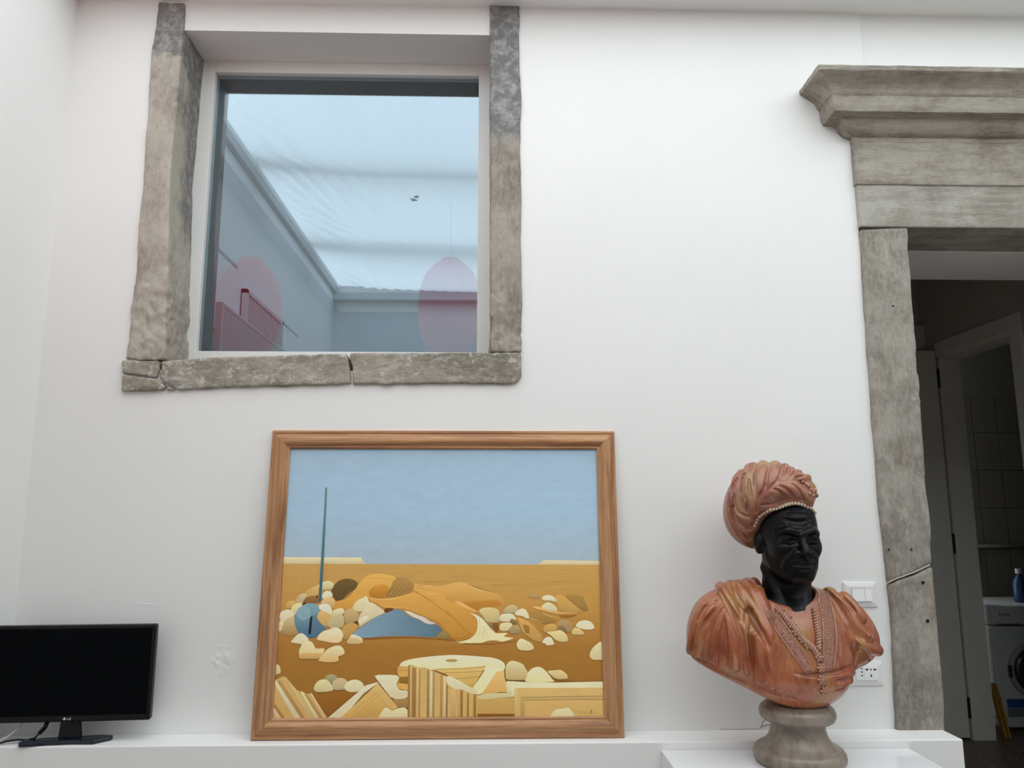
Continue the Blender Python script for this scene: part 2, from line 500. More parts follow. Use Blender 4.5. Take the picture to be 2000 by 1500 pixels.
wstone('sill_stone', [(242, 733), (306, 742), (326, 756), (322, 763), (240, 766)], YS - 0.006, 2.95, STONE_SILL, win, h=0.004, amp=0.002, seed=13)
wstone('sill_stone', [(313, 742), (335, 757), (345, 763), (328, 763), (330, 757)], YS - 0.003, 2.95, STONE_SILL, win, h=0.003, amp=0.001, seed=14)
# white frame: outer -1.187..-0.014, opening -1.145..-0.061 x 2.08..3.25
FX0, FX1, FZ0, FZ1 = -1.140, -0.060, 2.082, 3.250
def wpart(name, boxes, mat, bevel=0.002, par=win):
    m = MB()
    for b in boxes: m.box(*b)
    return m.build(name, mat, par, world=True, bevel=bevel)
wpart('frame_stile', [(-1.215, FX0, 2.93, 2.985, 2.02, 3.302)], FRAME_WHITE)
wpart('frame_stile', [(FX1, 0.01, 2.93, 2.985, 2.02, 3.302)], FRAME_WHITE)
wpart('frame_head', [(FX0, FX1, 2.932, 2.985, FZ1, 3.30)], FRAME_WHITE)
wpart('frame_sill', [(FX0, FX1, 2.932, 2.985, 2.02, FZ0)], FRAME_WHITE)
wpart('outer_reveal', [(-1.215, FX0 - 0.001, 2.985, 3.10, 2.02, 3.30), (FX1 + 0.001, 0.01, 2.985, 3.10, 2.02, 3.30), (FX0, FX1, 2.985, 3.10, FZ1, 3.30), (FX0, FX1, 2.985, 3.10, 2.02, FZ0)], REVEAL_SHADE)
t = NT('window_glass'); t.n.remove(t.p)
tr = t.new('ShaderNodeBsdfTransparent'); tr.inputs[0].default_value = (0.91, 0.955, 0.98, 1)
gl = t.new('ShaderNodeBsdfGlossy'); gl.inputs['Roughness'].default_value = 0.0
fr = t.new('ShaderNodeFresnel'); fr.inputs['IOR'].default_value = 1.55
mx = t.new('ShaderNodeMixShader'); t.link(fr.outputs[0], mx.inputs[0]); t.link(tr.outputs[0], mx.inputs[1]); t.link(gl.outputs[0], mx.inputs[2])
t.link(mx.outputs[0], t.out.inputs['Surface']); GLASS = t.m
wpart('pane', [(FX0 - 0.006, FX1 + 0.006, 2.955, 2.961, FZ0 - 0.006, FZ1 + 0.006)], GLASS, 0)

# ------------------------------------------------------------------- covered court behind the window
struct('wall_court_left', MB().box(-1.50, -1.35, 3.05, 6.6, 0, 3.44), GREY_WALL, label='pale blue wall of the covered court behind the window')
struct('wall_court_back', MB().box(-1.5, 1.5, 6.43, 6.6, 0, 3.44), GREY_WALL)
struct('wall_court_right', MB().box(1.36, 1.50, 3.35, 6.6, 0, 3.6), CORR)
BEAM = plain('beam_paint', (0.50, 0.55, 0.58), 0.6)
struct('trim_1', MB().box(-1.35, 1.36, 6.33, 6.43, 3.245, 3.36), BEAM, label='pale beam under the cloth at the far wall of the court')
struct('trim_2', MB().box(-1.35, -1.318, 3.06, 6.33, 3.305, 3.39), BEAM, label='pale rail along the edge of the cloth ceiling')
struct('trim_3', MB().box(-1.352, -1.3485, 3.3, 3.95, 2.735, 2.755).box(-1.352, -1.3485, 4.83, 5.25, 2.665, 2.68), plain('court_strip', (0.42, 0.47, 0.50), 0.6), label='thin strip along the court wall')  # thin blue-grey strips set against the court wall
# cloth ceiling
t = NT('ceiling_cloth'); t.n.remove(t.p); v = t.coord((1, 1, 1))
df = t.new('ShaderNodeBsdfDiffuse'); tl = t.new('ShaderNodeBsdfTranslucent'); mx = t.new('ShaderNodeMixShader')
mp = t.coord((0.35, 3.0, 1)); n = t.noise(v, 1.6, 4); n2 = t.noise(t.coord((6, 0.5, 1)), 2.2, 4)
cc = t.mix(t.ramp(n2, [(0.35, 0), (0.7, 0.35)]), (0.375, 0.435, 0.485), (0.33, 0.39, 0.44))
t.link(cc, df.inputs[0]); t.link(cc, tl.inputs[0]); mx.inputs[0].default_value = 0.62
t.link(df.outputs[0], mx.inputs[1]); t.link(tl.outputs[0], mx.inputs[2]); t.link(mx.outputs[0], t.out.inputs['Surface'])
NX, NY = 230, 300
xs = np.linspace(-1.352, 1.38, NX); ys = np.linspace(3.04, 6.44, NY)
Xg, Yg = np.meshgrid(xs, ys, indexing='ij')
u = np.clip((Xg + 1.335) / 2.695, 0, 1); vv = (Yg - 3.05) / 3.35
sag = 0.055 * np.sin(np.pi * np.clip(u, 0, 1)) ** 0.6
bays = 0.055 * np.abs(np.sin(np.pi * (vv * 3.0))) * np.clip(u * 6, 0, 1)
wr = np.exp(-u * 7) * 0.022 * np.sin(Yg * 30 - Xg * 62 + 2.5 * np.sin(Yg * 5)) * (0.6 + 0.4 * np.sin(Yg * 3.1)) + np.exp(-u * 13) * 0.012 * np.sin(Yg * 61 - Xg * 100 + 1.7 * np.sin(Yg * 9))
end = 0.055 * np.clip((vv - 0.93) / 0.07, 0, 1) ** 2 * np.clip(u * 9, 0, 1)
Zg = 3.408 - sag - bays - end + wr * np.clip(u * 14, 0, 1) + 0.006 * vnoise(Xg * 3, Yg * 2, Xg * 0)
vs = np.stack([Xg, Yg, Zg], -1).reshape(-1, 3)
qi = (np.arange(NX - 1)[:, None] * NY + np.arange(NY - 1)[None]).ravel()
cloth = np_obj('cloth_canopy', vs - np.array([0, 4.7, 3.3]), np.stack([qi, qi + NY, qi + NY + 1, qi + 1], 1), t.m)
cloth.location = (0, 4.7, 3.3)
tag(cloth, 'sagging pale blue cloth stretched under the roof beyond the window', 'canopy')
for k, yy in enumerate((4.10, 5.42)):
    struct('trim_%d' % (k + 4), MB().box(-1.5, 1.5, yy - 0.09, yy + 0.09, 3.50, 3.64), BEAM, label='roof beam above the cloth ceiling')
cb_ = BVHTree.FromPolygons([Vector(p) for p in vs], [(int(i), int(i) + NY, int(i) + NY + 1, int(i) + 1) for i in qi])
hit = cb_.ray_cast(EYE, ray(810, 387).normalized())[0]
m = MB(); rr = random.Random(3)
for k in range(5):
    cx_, cy_ = rr.uniform(-.025, .025), rr.uniform(-.04, .04)
    m.prism([(cx_ + rr.uniform(.006, .016) * math.cos(a), cy_ + rr.uniform(.008, .022) * math.sin(a)) for a in [j * math.pi / 4 for j in range(8)]], 0, 0.001, 'XY')
sp_ = m.build('stain', plain('cloth_stain', (0.22, 0.30, 0.37), 0.9), cloth); sp_.location = hit - cloth.location - Vector((0, 0, 0.006))
# air grille and panel in the court
GR = plain('grille_paint', (0.66, 0.60, 0.61), 0.6); GRD = plain('grille_dark', (0.24, 0.19, 0.20), 0.7)
g = empty('air_vent_grille', (-1.335, 4.40, 2.60)); tag(g, 'slatted air vent grille on the pale court wall behind the glass', 'vent')
y0, y1, z0, z1 = 4.03, 4.77, 2.40, 2.655
MB().box(-1.349, -1.345, y0, y1, z0, z1).build('backing', GRD, g, world=True)
fm = MB().box(-1.349, -1.318, y0, y1, z1 - 0.022, z1).box(-1.349, -1.318, y0, y1, z0, z0 + 0.022).box(-1.349, -1.318, y0, y0 + 0.03, z0, z1).box(-1.349, -1.318, y1 - 0.03, y1, z0, z1)
fm.build('frame', GR, g, world=True)
sl = None
for k in range(18):
    yy = y0 + 0.05 + k * (y1 - y0 - 0.1) / 17
    if sl is None:
        sl = MB().box(-0.011, 0.011, -0.007, 0.007, -0.105, 0.105).build('slat', GR, g)
        s = sl
    else:
        s = sl.copy(); COL.objects.link(s); s.parent = g
    s.location = (-1.333 - g.location.x, yy - g.location.y, (z0 + z1) / 2 - g.location.z)
pn = empty('partition_panel', (-1.22, 4.0, 0)); tag(pn, 'tall brownish panel standing along the court wall below the vent grille', 'panel')
MB().box(-1.238, -1.212, 3.40, 5.2, 0.0, 2.385).build('board', plain('panel_board', (0.50, 0.48, 0.47), 0.5), pn, world=True)
MB().box(-1.240, -1.210, 3.375, 3.40, 0.0, 2.40).box(-1.240, -1.210, 3.40, 5.2, 2.385, 2.40).build('edging', plain('panel_edging', (0.62, 0.58, 0.58), 0.5), pn, world=True)
MB().box(-1.35, -1.24, 3.36, 3.39, 2.26, 2.28).build('bracket', plain('bracket_grey', (0.3, 0.3, 0.3), 0.5), pn, world=True)

# ------------------------------------------------------------------- doorway with stone surround
STONE_D = stone('door_stone', (0.46, 0.42, 0.365), (0.34, 0.30, 0.25), (0.58, 0.545, 0.48), seed=21.0, lime=0.64, tone=0.74)
STONE_H = stone('door_head_stone', (0.445, 0.405, 0.345), (0.325, 0.28, 0.23), (0.54, 0.50, 0.44), streak=(0.5, 3, 3), lime=0.66, seed=31.0, tone=0.80)
STONE_L = stone('lintel_stone_pale', (0.50, 0.48, 0.42), (0.38, 0.345, 0.29), (0.56, 0.545, 0.49), streak=(0.4, 3, 3), lime=0.66, seed=37.0, tone=0.80)
door = empty('door_1', (2.05, WY, 0)); tag(door, 'tall doorway with an old moulded stone surround', kind='structure')
YD = WY - 0.018
wstone('jamb_stone', [(1677, 452), (1686, 600), (1698, 780), (1712, 960), (1722, 1060), (1731, 1138), (1750, 1128), (1785, 1116), (1815, 1100), (1814, 1040), (1805, 960), (1794, 800), (1779, 600), (1768, 447), (1700, 449)], YD, 2.975, STONE_D, door, h=0.007, amp=0.003, seed=41)
wstone('jamb_stone', [(1732, 1142), (1740, 1250), (1748, 1440), (1840, 1440), (1837, 1350), (1831, 1270), (1822, 1180), (1816, 1105), (1786, 1120), (1751, 1132)], YD - 0.003, 2.975, STONE_D, door, h=0.007, amp=0.003, seed=43)
o = door.location
def dbox(name, x0, x1, z0, z1, y0, y1, amp, seed, mt=None):
    return rough_stone(name, [(x0 - o.x, z0), (x1 - o.x, z0), (x1 - o.x, z1), (x0 - o.x, z1)], y0 - o.y, y1 - o.y, mt or STONE_H, door, h=0.008, amp=amp, seed=seed, rnd=0.0015)
dbox('lintel_stone', 1.376, 2.72, 2.524, 2.704, YD - 0.003, 2.975, 0.0012, 51, STONE_L)
dbox('frieze_stone', 1.372, 2.72, 2.690, 2.868, YD - 0.008, 2.90, 0.0012, 53)
dbox('jamb_stone', 2.53, 2.72, 0.0, 2.522, YD, 2.975, 0.002, 55)
MB().box(1.379, 1.42, WY - 0.014, WY, 2.513, 2.527).build('joint_gap', BLACKM, door, world=True)
MB().tube([onY(x, y, YD + 0.002) for x, y in ((1731, 1140), (1740, 1135), (1751, 1130), (1768, 1124), (1785, 1118), (1800, 1111), (1816, 1103))], 0.0026, 7).build('mortar_joint', plaster('lime_mortar', (0.46, 0.43, 0.385)), door, world=True, smooth=True)
for x, y, r in ((1745, 597, .0028), (1737, 1073, .0028), (1781, 1073, .0028), (1803, 1138, .006), (1812, 1213, .006)):
    p = onY(x, y, YD - 0.0055)
    MB().lathe([(0.0, 0.0), (r, 0.0), (r, 0.012), (0.0, 0.012)], p, 12, 'Y').build('drill_hole', BLACKM, door, world=True)
# cornice: (projection from the wall, z)
prof = [(0.0, 2.862), (0.026, 2.862), (0.028, 2.880), (0.040, 2.884), (0.052, 2.893), (0.064, 2.908), (0.072, 2.926), (0.074, 2.934), (0.086, 2.936), (0.112, 2.940), (0.118, 2.958), (0.120, 2.998), (0.126, 3.004), (0.128, 3.010), (0.131, 3.022), (0.139, 3.034), (0.151, 3.045), (0.164, 3.055), (0.175, 3.063), (0.178, 3.066), (0.180, 3.083), (0.0, 3.086)]
m = MB(); Rr = 2.72
XL = lambda p: 1.372 - (p - 0.026) * 1.2
n = len(prof)
SEG = 40
rows = []
for p, z in prof: pass
def ring(fn): rows.append([fn(p, z) for p, z in prof])
ring(lambda p, z: (XL(p), WY + 0.01, z))
for k in range(1, 6): ring(lambda p, z, k=k: (XL(p), WY - p * k / 6, z))
ring(lambda p, z: (XL(p), WY - p, z))
for k in range(1, SEG): ring(lambda p, z, k=k: (XL(p) + (Rr + p - XL(p)) * k / SEG, WY - p, z))
ring(lambda p, z: (Rr + p, WY - p, z)); ring(lambda p, z: (Rr + p, WY + 0.01, z))
V = [q for r in rows for q in r]; Fq = []
rr = random.Random(4)
V = [(x + rr.uniform(-.0012, .0012), y + rr.uniform(-.0012, .0012), z + rr.uniform(-.0012, .0012)) for x, y, z in V]
for i in range(len(rows) - 1):
    for k in range(n):
        a = i * n + k; b = i * n + (k + 1) % n
        Fq.append((a, b, b + n, a + n))
Fq.append(tuple(range(n))); Fq.append(tuple((len(rows) - 1) * n + k for k in reversed(range(n))))
cor = m.add(V, Fq).build('cornice', STONE_H, door, world=True)
smooth_by_angle(cor, 28)

# ------------------------------------------------------------------- corridor and laundry beyond the doorway
XR = 3.15
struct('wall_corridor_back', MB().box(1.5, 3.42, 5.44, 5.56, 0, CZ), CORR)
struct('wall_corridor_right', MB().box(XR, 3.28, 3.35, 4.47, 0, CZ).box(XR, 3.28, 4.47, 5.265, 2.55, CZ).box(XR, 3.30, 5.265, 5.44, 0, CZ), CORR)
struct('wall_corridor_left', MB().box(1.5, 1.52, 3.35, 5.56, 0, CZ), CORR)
struct('ceiling_corridor', MB().box(1.36, 5.0, 3.35, 6.8, CZ, CZ + 0.1), CORR)
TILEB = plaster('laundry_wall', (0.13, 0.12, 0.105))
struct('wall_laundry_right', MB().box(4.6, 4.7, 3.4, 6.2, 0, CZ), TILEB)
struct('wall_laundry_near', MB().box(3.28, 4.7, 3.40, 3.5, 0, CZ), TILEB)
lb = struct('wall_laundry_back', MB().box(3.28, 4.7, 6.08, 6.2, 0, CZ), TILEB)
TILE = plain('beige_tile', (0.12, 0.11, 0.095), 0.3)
tl0 = None
for i in range(6):
    for j in range(8):
        if tl0 is None:
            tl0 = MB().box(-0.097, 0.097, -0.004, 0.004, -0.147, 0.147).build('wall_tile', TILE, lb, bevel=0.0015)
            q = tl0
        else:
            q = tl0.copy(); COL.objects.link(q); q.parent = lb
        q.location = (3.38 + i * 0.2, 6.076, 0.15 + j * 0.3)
# door lining, casing
dl = empty('door_2', (XR, 4.86, 0)); tag(dl, 'inner door casing between corridor and laundry', kind='structure')
MB().box(XR, 3.30, 5.245, 5.265, 0, 2.55).build('lining', DOORPAINT, dl, world=True)
MB().box(XR, 3.30, 4.47, 4.49, 0, 2.55).build('lining', DOORPAINT, dl, world=True)
MB().box(XR, 3.30, 4.47, 5.265, 2.53, 2.55).build('lining', DOORPAINT, dl, world=True)
MB().box(XR - 0.02, XR, 4.37, 4.47, 0, 2.65).build('casing', DOORPAINT, dl, world=True, bevel=0.004)
MB().box(XR - 0.02, XR, 4.47, 5.25, 2.55, 2.65).build('casing', DOORPAINT, dl, world=True, bevel=0.004)
# open door leaf
lf = empty('door_leaf', (3.14, 5.28, 0)); tag(lf, 'pale painted door leaf standing open in the dim corridor', 'door')
MB().box(2.30, 3.138, 5.263, 5.305, 0.012, 2.60).build('panel', DOORPAINT, lf, world=True, bevel=0.002)
for zc in (0.20, 1.26, 2.40):
    MB().lathe([(0.0, -0.065), (0.008, -0.065), (0.008, 0.065), (0.0, 0.065)], (3.145, 5.255, zc), 10).build('hinge', BLACKM, lf, world=True)
# meter box above the leaf
mbx = empty('meter_box', (3.02, 5.44, 2.66)); tag(mbx, 'small white meter box on the corridor wall above the open door leaf', 'box')
MB().box(2.90, 3.215, 5.40, 5.44, 2.64, 2.82).build('body', DOORPAINT, mbx, world=True, bevel=0.006)
MB().box(2.92, 3.195, 5.394, 5.40, 2.66, 2.80).build('lid', FRAME_WHITE, mbx, world=True, bevel=0.003)
# washing machine
WM = plain('appliance_white', (0.62, 0.64, 0.66), 0.3); WMD = plain('appliance_dark', (0.03, 0.03, 0.035), 0.25)
wm = empty('washing_machine', (3.75, 5.70, 0)); tag(wm, 'white front loading washing machine inside the dark laundry', 'washing machine')
x0, x1, yf, yb = 3.452, 4.05, 5.42, 5.98
MB().box(x0, x1, yf, yb, 0.03, 0.69).build('body', WM, wm, world=True, bevel=0.012)
pnl = MB().box(x0, x1, yf - 0.012, yb, 0.70, 0.83).build('control_panel', WM, wm, world=True, bevel=0.012)
MB().box(x0 + 0.03, x0 + 0.20, yf - 0.014, yf - 0.008, 0.706, 0.711).build('drawer_gap', WMD, wm, world=True)
cxm = (x0 + x1) / 2 - 0.03
MB().lathe([(0.155, 0.0), (0.185, 0.0), (0.187, -0.018), (0.178, -0.030), (0.160, -0.030), (0.150, -0.018), (0.150, 0.0)], (cxm, yf, 0.40), 48, 'Y').build('door_ring', plain('door_ring_grey', (0.35, 0.36, 0.38), 0.25), wm, world=True, smooth=True)
MB().lathe([(0.0, -0.045), (0.06, -0.04), (0.11, -0.03), (0.152, -0.012), (0.152, 0.0), (0.0, 0.0)], (cxm, yf, 0.40), 48, 'Y').build('porthole', WMD, wm, world=True, smooth=True)
MB().box(cxm - 0.192, cxm - 0.176, yf - 0.034, yf - 0.01, 0.36, 0.44).build('door_handle', WMD, wm, world=True, bevel=0.003)
MB().box(x0 + 0.055, x0 + 0.26, yf - 0.002, yf, 0.16, 0.215).build('sticker', plain('label_blue', (0.02, 0.10, 0.33), 0.4), wm, world=True)
MB().box(x0 + 0.055, x0 + 0.26, yf - 0.002, yf, 0.10, 0.158).build('sticker', plain('label_grey', (0.18, 0.20, 0.23), 0.4), wm, world=True)
for fx in (x0 + 0.05, x1 - 0.05):
    MB().lathe([(0.0, 0), (0.022, 0), (0.022, 0.03), (0.0, 0.03)], (fx, yf + 0.05, 0.0), 12).build('foot', WMD, wm, world=True)
def text(name, body, size, loc, rot, mat, parent, extrude=0.0006, ax='LEFT'):
    cu = bpy.data.curves.new(name, 'FONT'); cu.body = body; cu.size = size; cu.extrude = extrude; cu.align_x = ax
    ob = bpy.data.objects.new(name, cu); COL.objects.link(ob)
    dg = bpy.context.evaluated_depsgraph_get()
    me = bpy.data.meshes.new_from_object(ob.evaluated_get(dg))
    bpy.data.objects.remove(ob)
    me.materials.clear(); me.materials.append(mat)
    ob = bpy.data.objects.new(name, me); COL.objects.link(ob); ob.parent = parent
    ob.location = Vector(loc) - (parent.location if parent else Vector()); ob.rotation_euler = rot
    return ob
text('lettering', 'Candy', 0.030, (x0 + 0.05, yf - 0.0135, 0.765), (math.pi / 2, 0, 0), WMD, wm)
# bottle on the machine, pipe, yellow board
bt = empty('detergent_bottle', (3.82, 5.62, 0.83)); tag(bt, 'blue plastic bottle on top of the washing machine', 'bottle')
MB().lathe([(0.0, 0), (0.045, 0), (0.05, 0.01), (0.05, 0.13), (0.042, 0.16), (0.02, 0.185), (0.018, 0.20), (0.0, 0.20)], (3.82, 5.62, 0.83), 24).build('body', plain('bottle_blue', (0.01, 0.04, 0.12), 0.3), bt, world=True, smooth=True)
MB().lathe([(0.0, 0.20), (0.024, 0.20), (0.024, 0.235), (0.0, 0.238)], (3.82, 5.62, 0.83), 16).build('cap', plain('bottle_cap', (0.4, 0.42, 0.45), 0.4), bt, world=True)
pp = MB().tube([(3.34, 6.055, 0.98), (3.70, 6.055, 0.98), (3.76, 6.055, 0.98), (3.77, 6.055, 1.03), (3.77, 6.055, 1.16), (3.78, 6.055, 1.20), (4.2, 6.055, 1.20)], 0.018, 10).build('water_pipe', plain('pipe_grey', (0.20, 0.20, 0.20), 0.4), None, smooth=True)
tag(pp, 'grey water pipe along the laundry wall above the washing machine', 'pipe')
yb_ = empty('folded_step_stool', (3.41, 5.40, 0)); tag(yb_, 'narrow yellow folded stool beside the washing machine', 'stool')
YEL = plain('yellow_plastic', (0.45, 0.26, 0.03), 0.5)
for dx in (0.0, 0.028):
    MB().prism([(5.30, 0.0), (5.33, 0.0), (5.43, 0.32), (5.40, 0.32)], 3.397 + dx, 3.409 + dx, 'YZ').build('rail', YEL, yb_, world=True)
MB().box(3.398, 3.436, 5.32, 5.38, 0.10, 0.12).build('step', YEL, yb_, world=True)
MB().box(3.398, 3.436, 5.36, 5.42, 0.22, 0.24).build('step', YEL, yb_, world=True)
hk = MB().tube([(3.62, 6.066, 1.60), (3.62, 6.045, 1.60), (3.74, 6.045, 1.60), (3.74, 6.066, 1.60)], 0.010, 8).build('towel_rail', BLACKM, None)
tag(hk, 'small dark rail on the tiled laundry wall', 'rail')

# =================================================================== framed painting leaning on the wall
A_P = math.atan2(2.705 - 2.631, 1.755 - 0.747)
PN = Vector((0, -math.cos(A_P), math.sin(A_P)))           # out of the picture
PV = Vector((0, math.sin(A_P), math.cos(A_P)))            # up the picture
TH = 0.032
P_BACK = Vector((-0.168, 2.631, 0.7475)) - PN * TH         # bottom edge of the back, centre
P_BACK.z = 0.7455
def pic(x, y, h):
    """pixel -> picture coordinates (u, v) on the plane h in front of the back"""
    p0 = P_BACK + PN * h; d = ray(x, y)
    t = (p0 - EYE).dot(PN) / d.dot(PN)
    q = EYE + d * t - P_BACK
    return q.x, q.dot(PV)
painting = empty('framed_painting', P_BACK); painting.rotation_euler = (math.pi / 2 - A_P, 0, 0)
tag(painting, 'pine framed painting of a lying figure among pale ruins leaning against the wall', 'painting')
def wood(name, sc, rot=(0, 0, 0)):
    t = NT(name); tc = t.new('ShaderNodeTexCoord'); mp = t.new('ShaderNodeMapping'); mp.inputs['Scale'].default_value = sc
    t.link(tc.outputs['Object'], mp.inputs['Vector']); v = mp.outputs[0]
    n = t.noise(v, 6, 6, 0.6, 0.8); n2 = t.noise(v, 28, 4, 0.6, 0.3)
    col = t.ramp(n, [(0.30, (0.25, 0.112, 0.046)), (0.45, (0.41, 0.20, 0.088)), (0.58, (0.52, 0.285, 0.14)), (0.75, (0.37, 0.178, 0.078))])
    col = t.mix(t.ramp(n2, [(0.45, 0), (0.7, 0.4)]), col, (0.19, 0.075, 0.032))
    vo = t.new('ShaderNodeTexVoronoi'); vo.inputs['Scale'].default_value = 6.0
    mk = t.new('ShaderNodeMapping'); mk.inputs['Scale'].default_value = tuple(0.6 if s < 1 else 1 for s in sc); t.link(tc.outputs['Object'], mk.inputs['Vector'])
    t.link(mk.outputs[0], vo.inputs['Vector'])
    col = t.mix(t.ramp(vo.outputs['Distance'], [(0.055, 0.9), (0.09, 0)]), col, (0.045, 0.014, 0.008))
    t.color(col); t.bump(n2, 0.12, 0.001); t.set(Roughness=0.42, Specular_IOR_Level=0.4)
    return t.m
WOOD_H = wood('pine_along', (0.35, 7, 7)); WOOD_V = wood('pine_upright', (7, 0.35, 7))
tl, tr_, bl, br = pic(533, 838, TH), pic(1200, 842, TH), pic(484, 1448, TH), pic(1222, 1443, TH)
U0, U1 = (tl[0] + bl[0]) / 2, (tr_[0] + br[0]) / 2
V0, V1 = 0.0, (tl[1] + tr_[1]) / 2
FP = [(0.0, 0.0), (0.0, 0.019), (0.003, 0.022), (0.009, 0.022), (0.0115, 0.0195), (0.016, 0.0205), (0.021, 0.026), (0.028, 0.0305), (0.036, 0.032), (0.043, 0.0295), (0.049, 0.0245), (0.0525, 0.020), (0.055, 0.0175), (0.058, 0.0185), (0.061, 0.0175), (0.063, 0.0145), (0.0645, 0.0135), (0.0645, 0.006), (0.0645, 0.0)]
def rail(name, kind, mat):
    vs = []
    for e in (0, 1):
        for w_, h_ in FP:
            if kind == 'b': vs.append(((U0 + w_) if e == 0 else (U1 - w_), V0 + w_, h_))
            if kind == 't': vs.append(((U0 + w_) if e == 0 else (U1 - w_), V1 - w_, h_))
            if kind == 'l': vs.append((U0 + w_, (V0 + w_) if e == 0 else (V1 - w_), h_))
            if kind == 'r': vs.append((U1 - w_, (V0 + w_) if e == 0 else (V1 - w_), h_))
    n = len(FP)
    fs = [(k, (k + 1) % n, n + (k + 1) % n, n + k) for k in range(n)] + [tuple(range(n)), tuple(range(2 * n - 1, n - 1, -1))]
    ob = MB().add(vs, fs).build(name, mat, painting)
    smooth_by_angle(ob, 40)
for k, nm, mt in (('t', 'frame_rail', WOOD_H), ('b', 'frame_rail', WOOD_H), ('l', 'frame_stile', WOOD_V), ('r', 'frame_stile', WOOD_V)):
    rail(nm, k, mt)
HC = 0.0075
MB().box(U0 + 0.055, U1 - 0.055, V0 + 0.055, V1 - 0.055, 0.003, HC - 0.0003).build('canvas', plain('canvas_cloth', (0.55, 0.5, 0.42), 0.8), painting)

PAINT = []      # (polygon of pixels, colour a, colour b, direction)
OFF = dict(A=(530, 1110), B=(700, 1110), C=(870, 1130), D=(1000, 1130), E=(520, 1260), F=(700, 1260), G=(860, 1260), H=(1000, 1260), P=(0, 0))
def pts_of(s):
    t = 'P'; out = []
    for w_ in s.replace(')', ' ').replace('(', ' ').split():
        if w_ in OFF: t = w_; continue
        a, b = w_.split(','); out.append((OFF[t][0] + float(a), OFF[t][1] + float(b)))
    return out
def chaikin(p, it=2):
    for _ in range(it):
        q = []
        for i in range(len(p)):
            a, b = p[i], p[(i + 1) % len(p)]
            q.append((a[0] * .8 + b[0] * .2, a[1] * .8 + b[1] * .2)); q.append((a[0] * .2 + b[0] * .8, a[1] * .2 + b[1] * .8))
        p = q
    return p
def S(s, a, b=None, d='v', sm=1):
    p = pts_of(s)
    if sm: p = chaikin(p, sm)
    PAINT.append((p, a, b or tuple(max(0, int(c * .86)) for c in a), d))
def LN(s, col, w_=0.9, w2=None):
    p = pts_of(s); l = []; r = []; n = len(p)
    for i in range(n):
        a, b = p[max(i - 1, 0)], p[min(i + 1, n - 1)]
        dx, dy = b[0] - a[0], b[1] - a[1]; L_ = math.hypot(dx, dy) or 1
        ww = (w_ + ((w2 if w2 is not None else w_) - w_) * i / max(1, n - 1)) / 2
        l.append((p[i][0] - dy / L_ * ww, p[i][1] + dx / L_ * ww)); r.append((p[i][0] + dy / L_ * ww, p[i][1] - dx / L_ * ww))
    PAINT.append((l + r[::-1], col, col, 'v'))
# sky, horizon, sand
S('P 520,860 1215,860 1215,1000 520,1000', (141, 170, 199), (144, 175, 206), sm=0)
S('P 520,1000 1215,1000 1215,1110 520,1110', (144, 175, 206), (150, 170, 190), sm=0)
S('P 540,1088 705,1089 714,1101.5 540,1101.5', (208, 190, 155), sm=0)
S('P 1048,1103 1062,1094 1200,1095.5 1200,1104', (205, 186, 150), sm=0)
S('P 510,1101 1215,1103 1215,1180 510,1180', (172, 134, 76), (170, 126, 64), sm=0)
S('P 510,1180 1215,1180 1215,1260 510,1260', (170, 126, 64), (150, 104, 46), sm=0)
S('P 505,1260 1220,1260 1220,1420 505,1420', (148, 102, 42), (134, 92, 38), sm=0)
for k in range(26):
    rk = random.Random(k); xx = rk.uniform(560, 1120); yy = rk.uniform(1108, 1150); ln = rk.uniform(25, 90)
    LN('P %f,%f %f,%f %f,%f' % (xx, yy, xx + ln / 2, yy - rk.uniform(-1, 1), xx + ln, yy + rk.uniform(-1, 1)), (178, 140, 80) if k % 2 else (166, 126, 68), 2.2, 0.4)
# lying figures
S('B 107,30 118,31 130,33 140,32 155,35 165,34 175,31 185,28 200,27 C 20,7 30,7 40,9 48,15 60,20 75,25 90,28 105,31 112,40 114,50 100,55 85,54 70,57 62,62 50,58 40,50 30,45 15,44 0,46 B 150,46 120,46 105,42', (200, 154, 88), (170, 118, 50))
S('C 30,46 60,44 100,42 112,48 100,55 85,54 70,57 62,62 50,58', (172, 118, 46), (160, 104, 40))
LN('B 108,33 125,34', (170, 120, 60), 1.2); LN('B 108,40 125,38 140,44', (178, 132, 70), 1.5)
LN('C 48,15 62,21 80,26 100,30', (208, 164, 98), 2.0, .6)
LN('C 52,13 66,19 85,24', (150, 108, 50), 1.2, .4)
S('A 125,66 135,62 148,55 160,45 170,32 180,20 192,12 200,11 B 45,10 70,14 76,25 62,45 54,57 35,58 20,57 A 160,79 142,80 122,80 118,70', (200, 154, 80), (184, 132, 58))
S('B 20,46 28,36 40,31 52,31 60,36 58,48 52,57 35,59 22,56', (184, 130, 52), (158, 102, 34))
LN('B 20,19 40,19 60,21', (178, 132, 62), 1.2)
S('A 117,44 122,33 130,25 140,21 150,20 160,22 168,27 169,31 165,40 155,47 148,52 142,60 130,64 124,62 119,53', (98, 78, 40), (78, 62, 30))
S('A 150,50 158,44 160,47 150,56 140,62 143,56', (160, 118, 66))
S('B 52,57 57,45 64,35 68,25 76,19 84,18 95,21 104,26 109,34 107,42 102,47 90,51 78,54 65,56', (156, 120, 66), (138, 102, 50))
for a_ in ('58,52 66,40 74,28', '64,54 74,42 84,28', '70,55 82,42 94,28', '78,53 88,44 100,30', '86,51 96,42 105,34'):
    LN('B ' + a_, (112, 84, 42), 1.0, .4)
    LN('B ' + ' '.join('%g,%g' % (float(q.split(',')[0]) + 2, float(q.split(',')[1]) + 1) for q in a_.split()), (178, 144, 92), .8, .3)
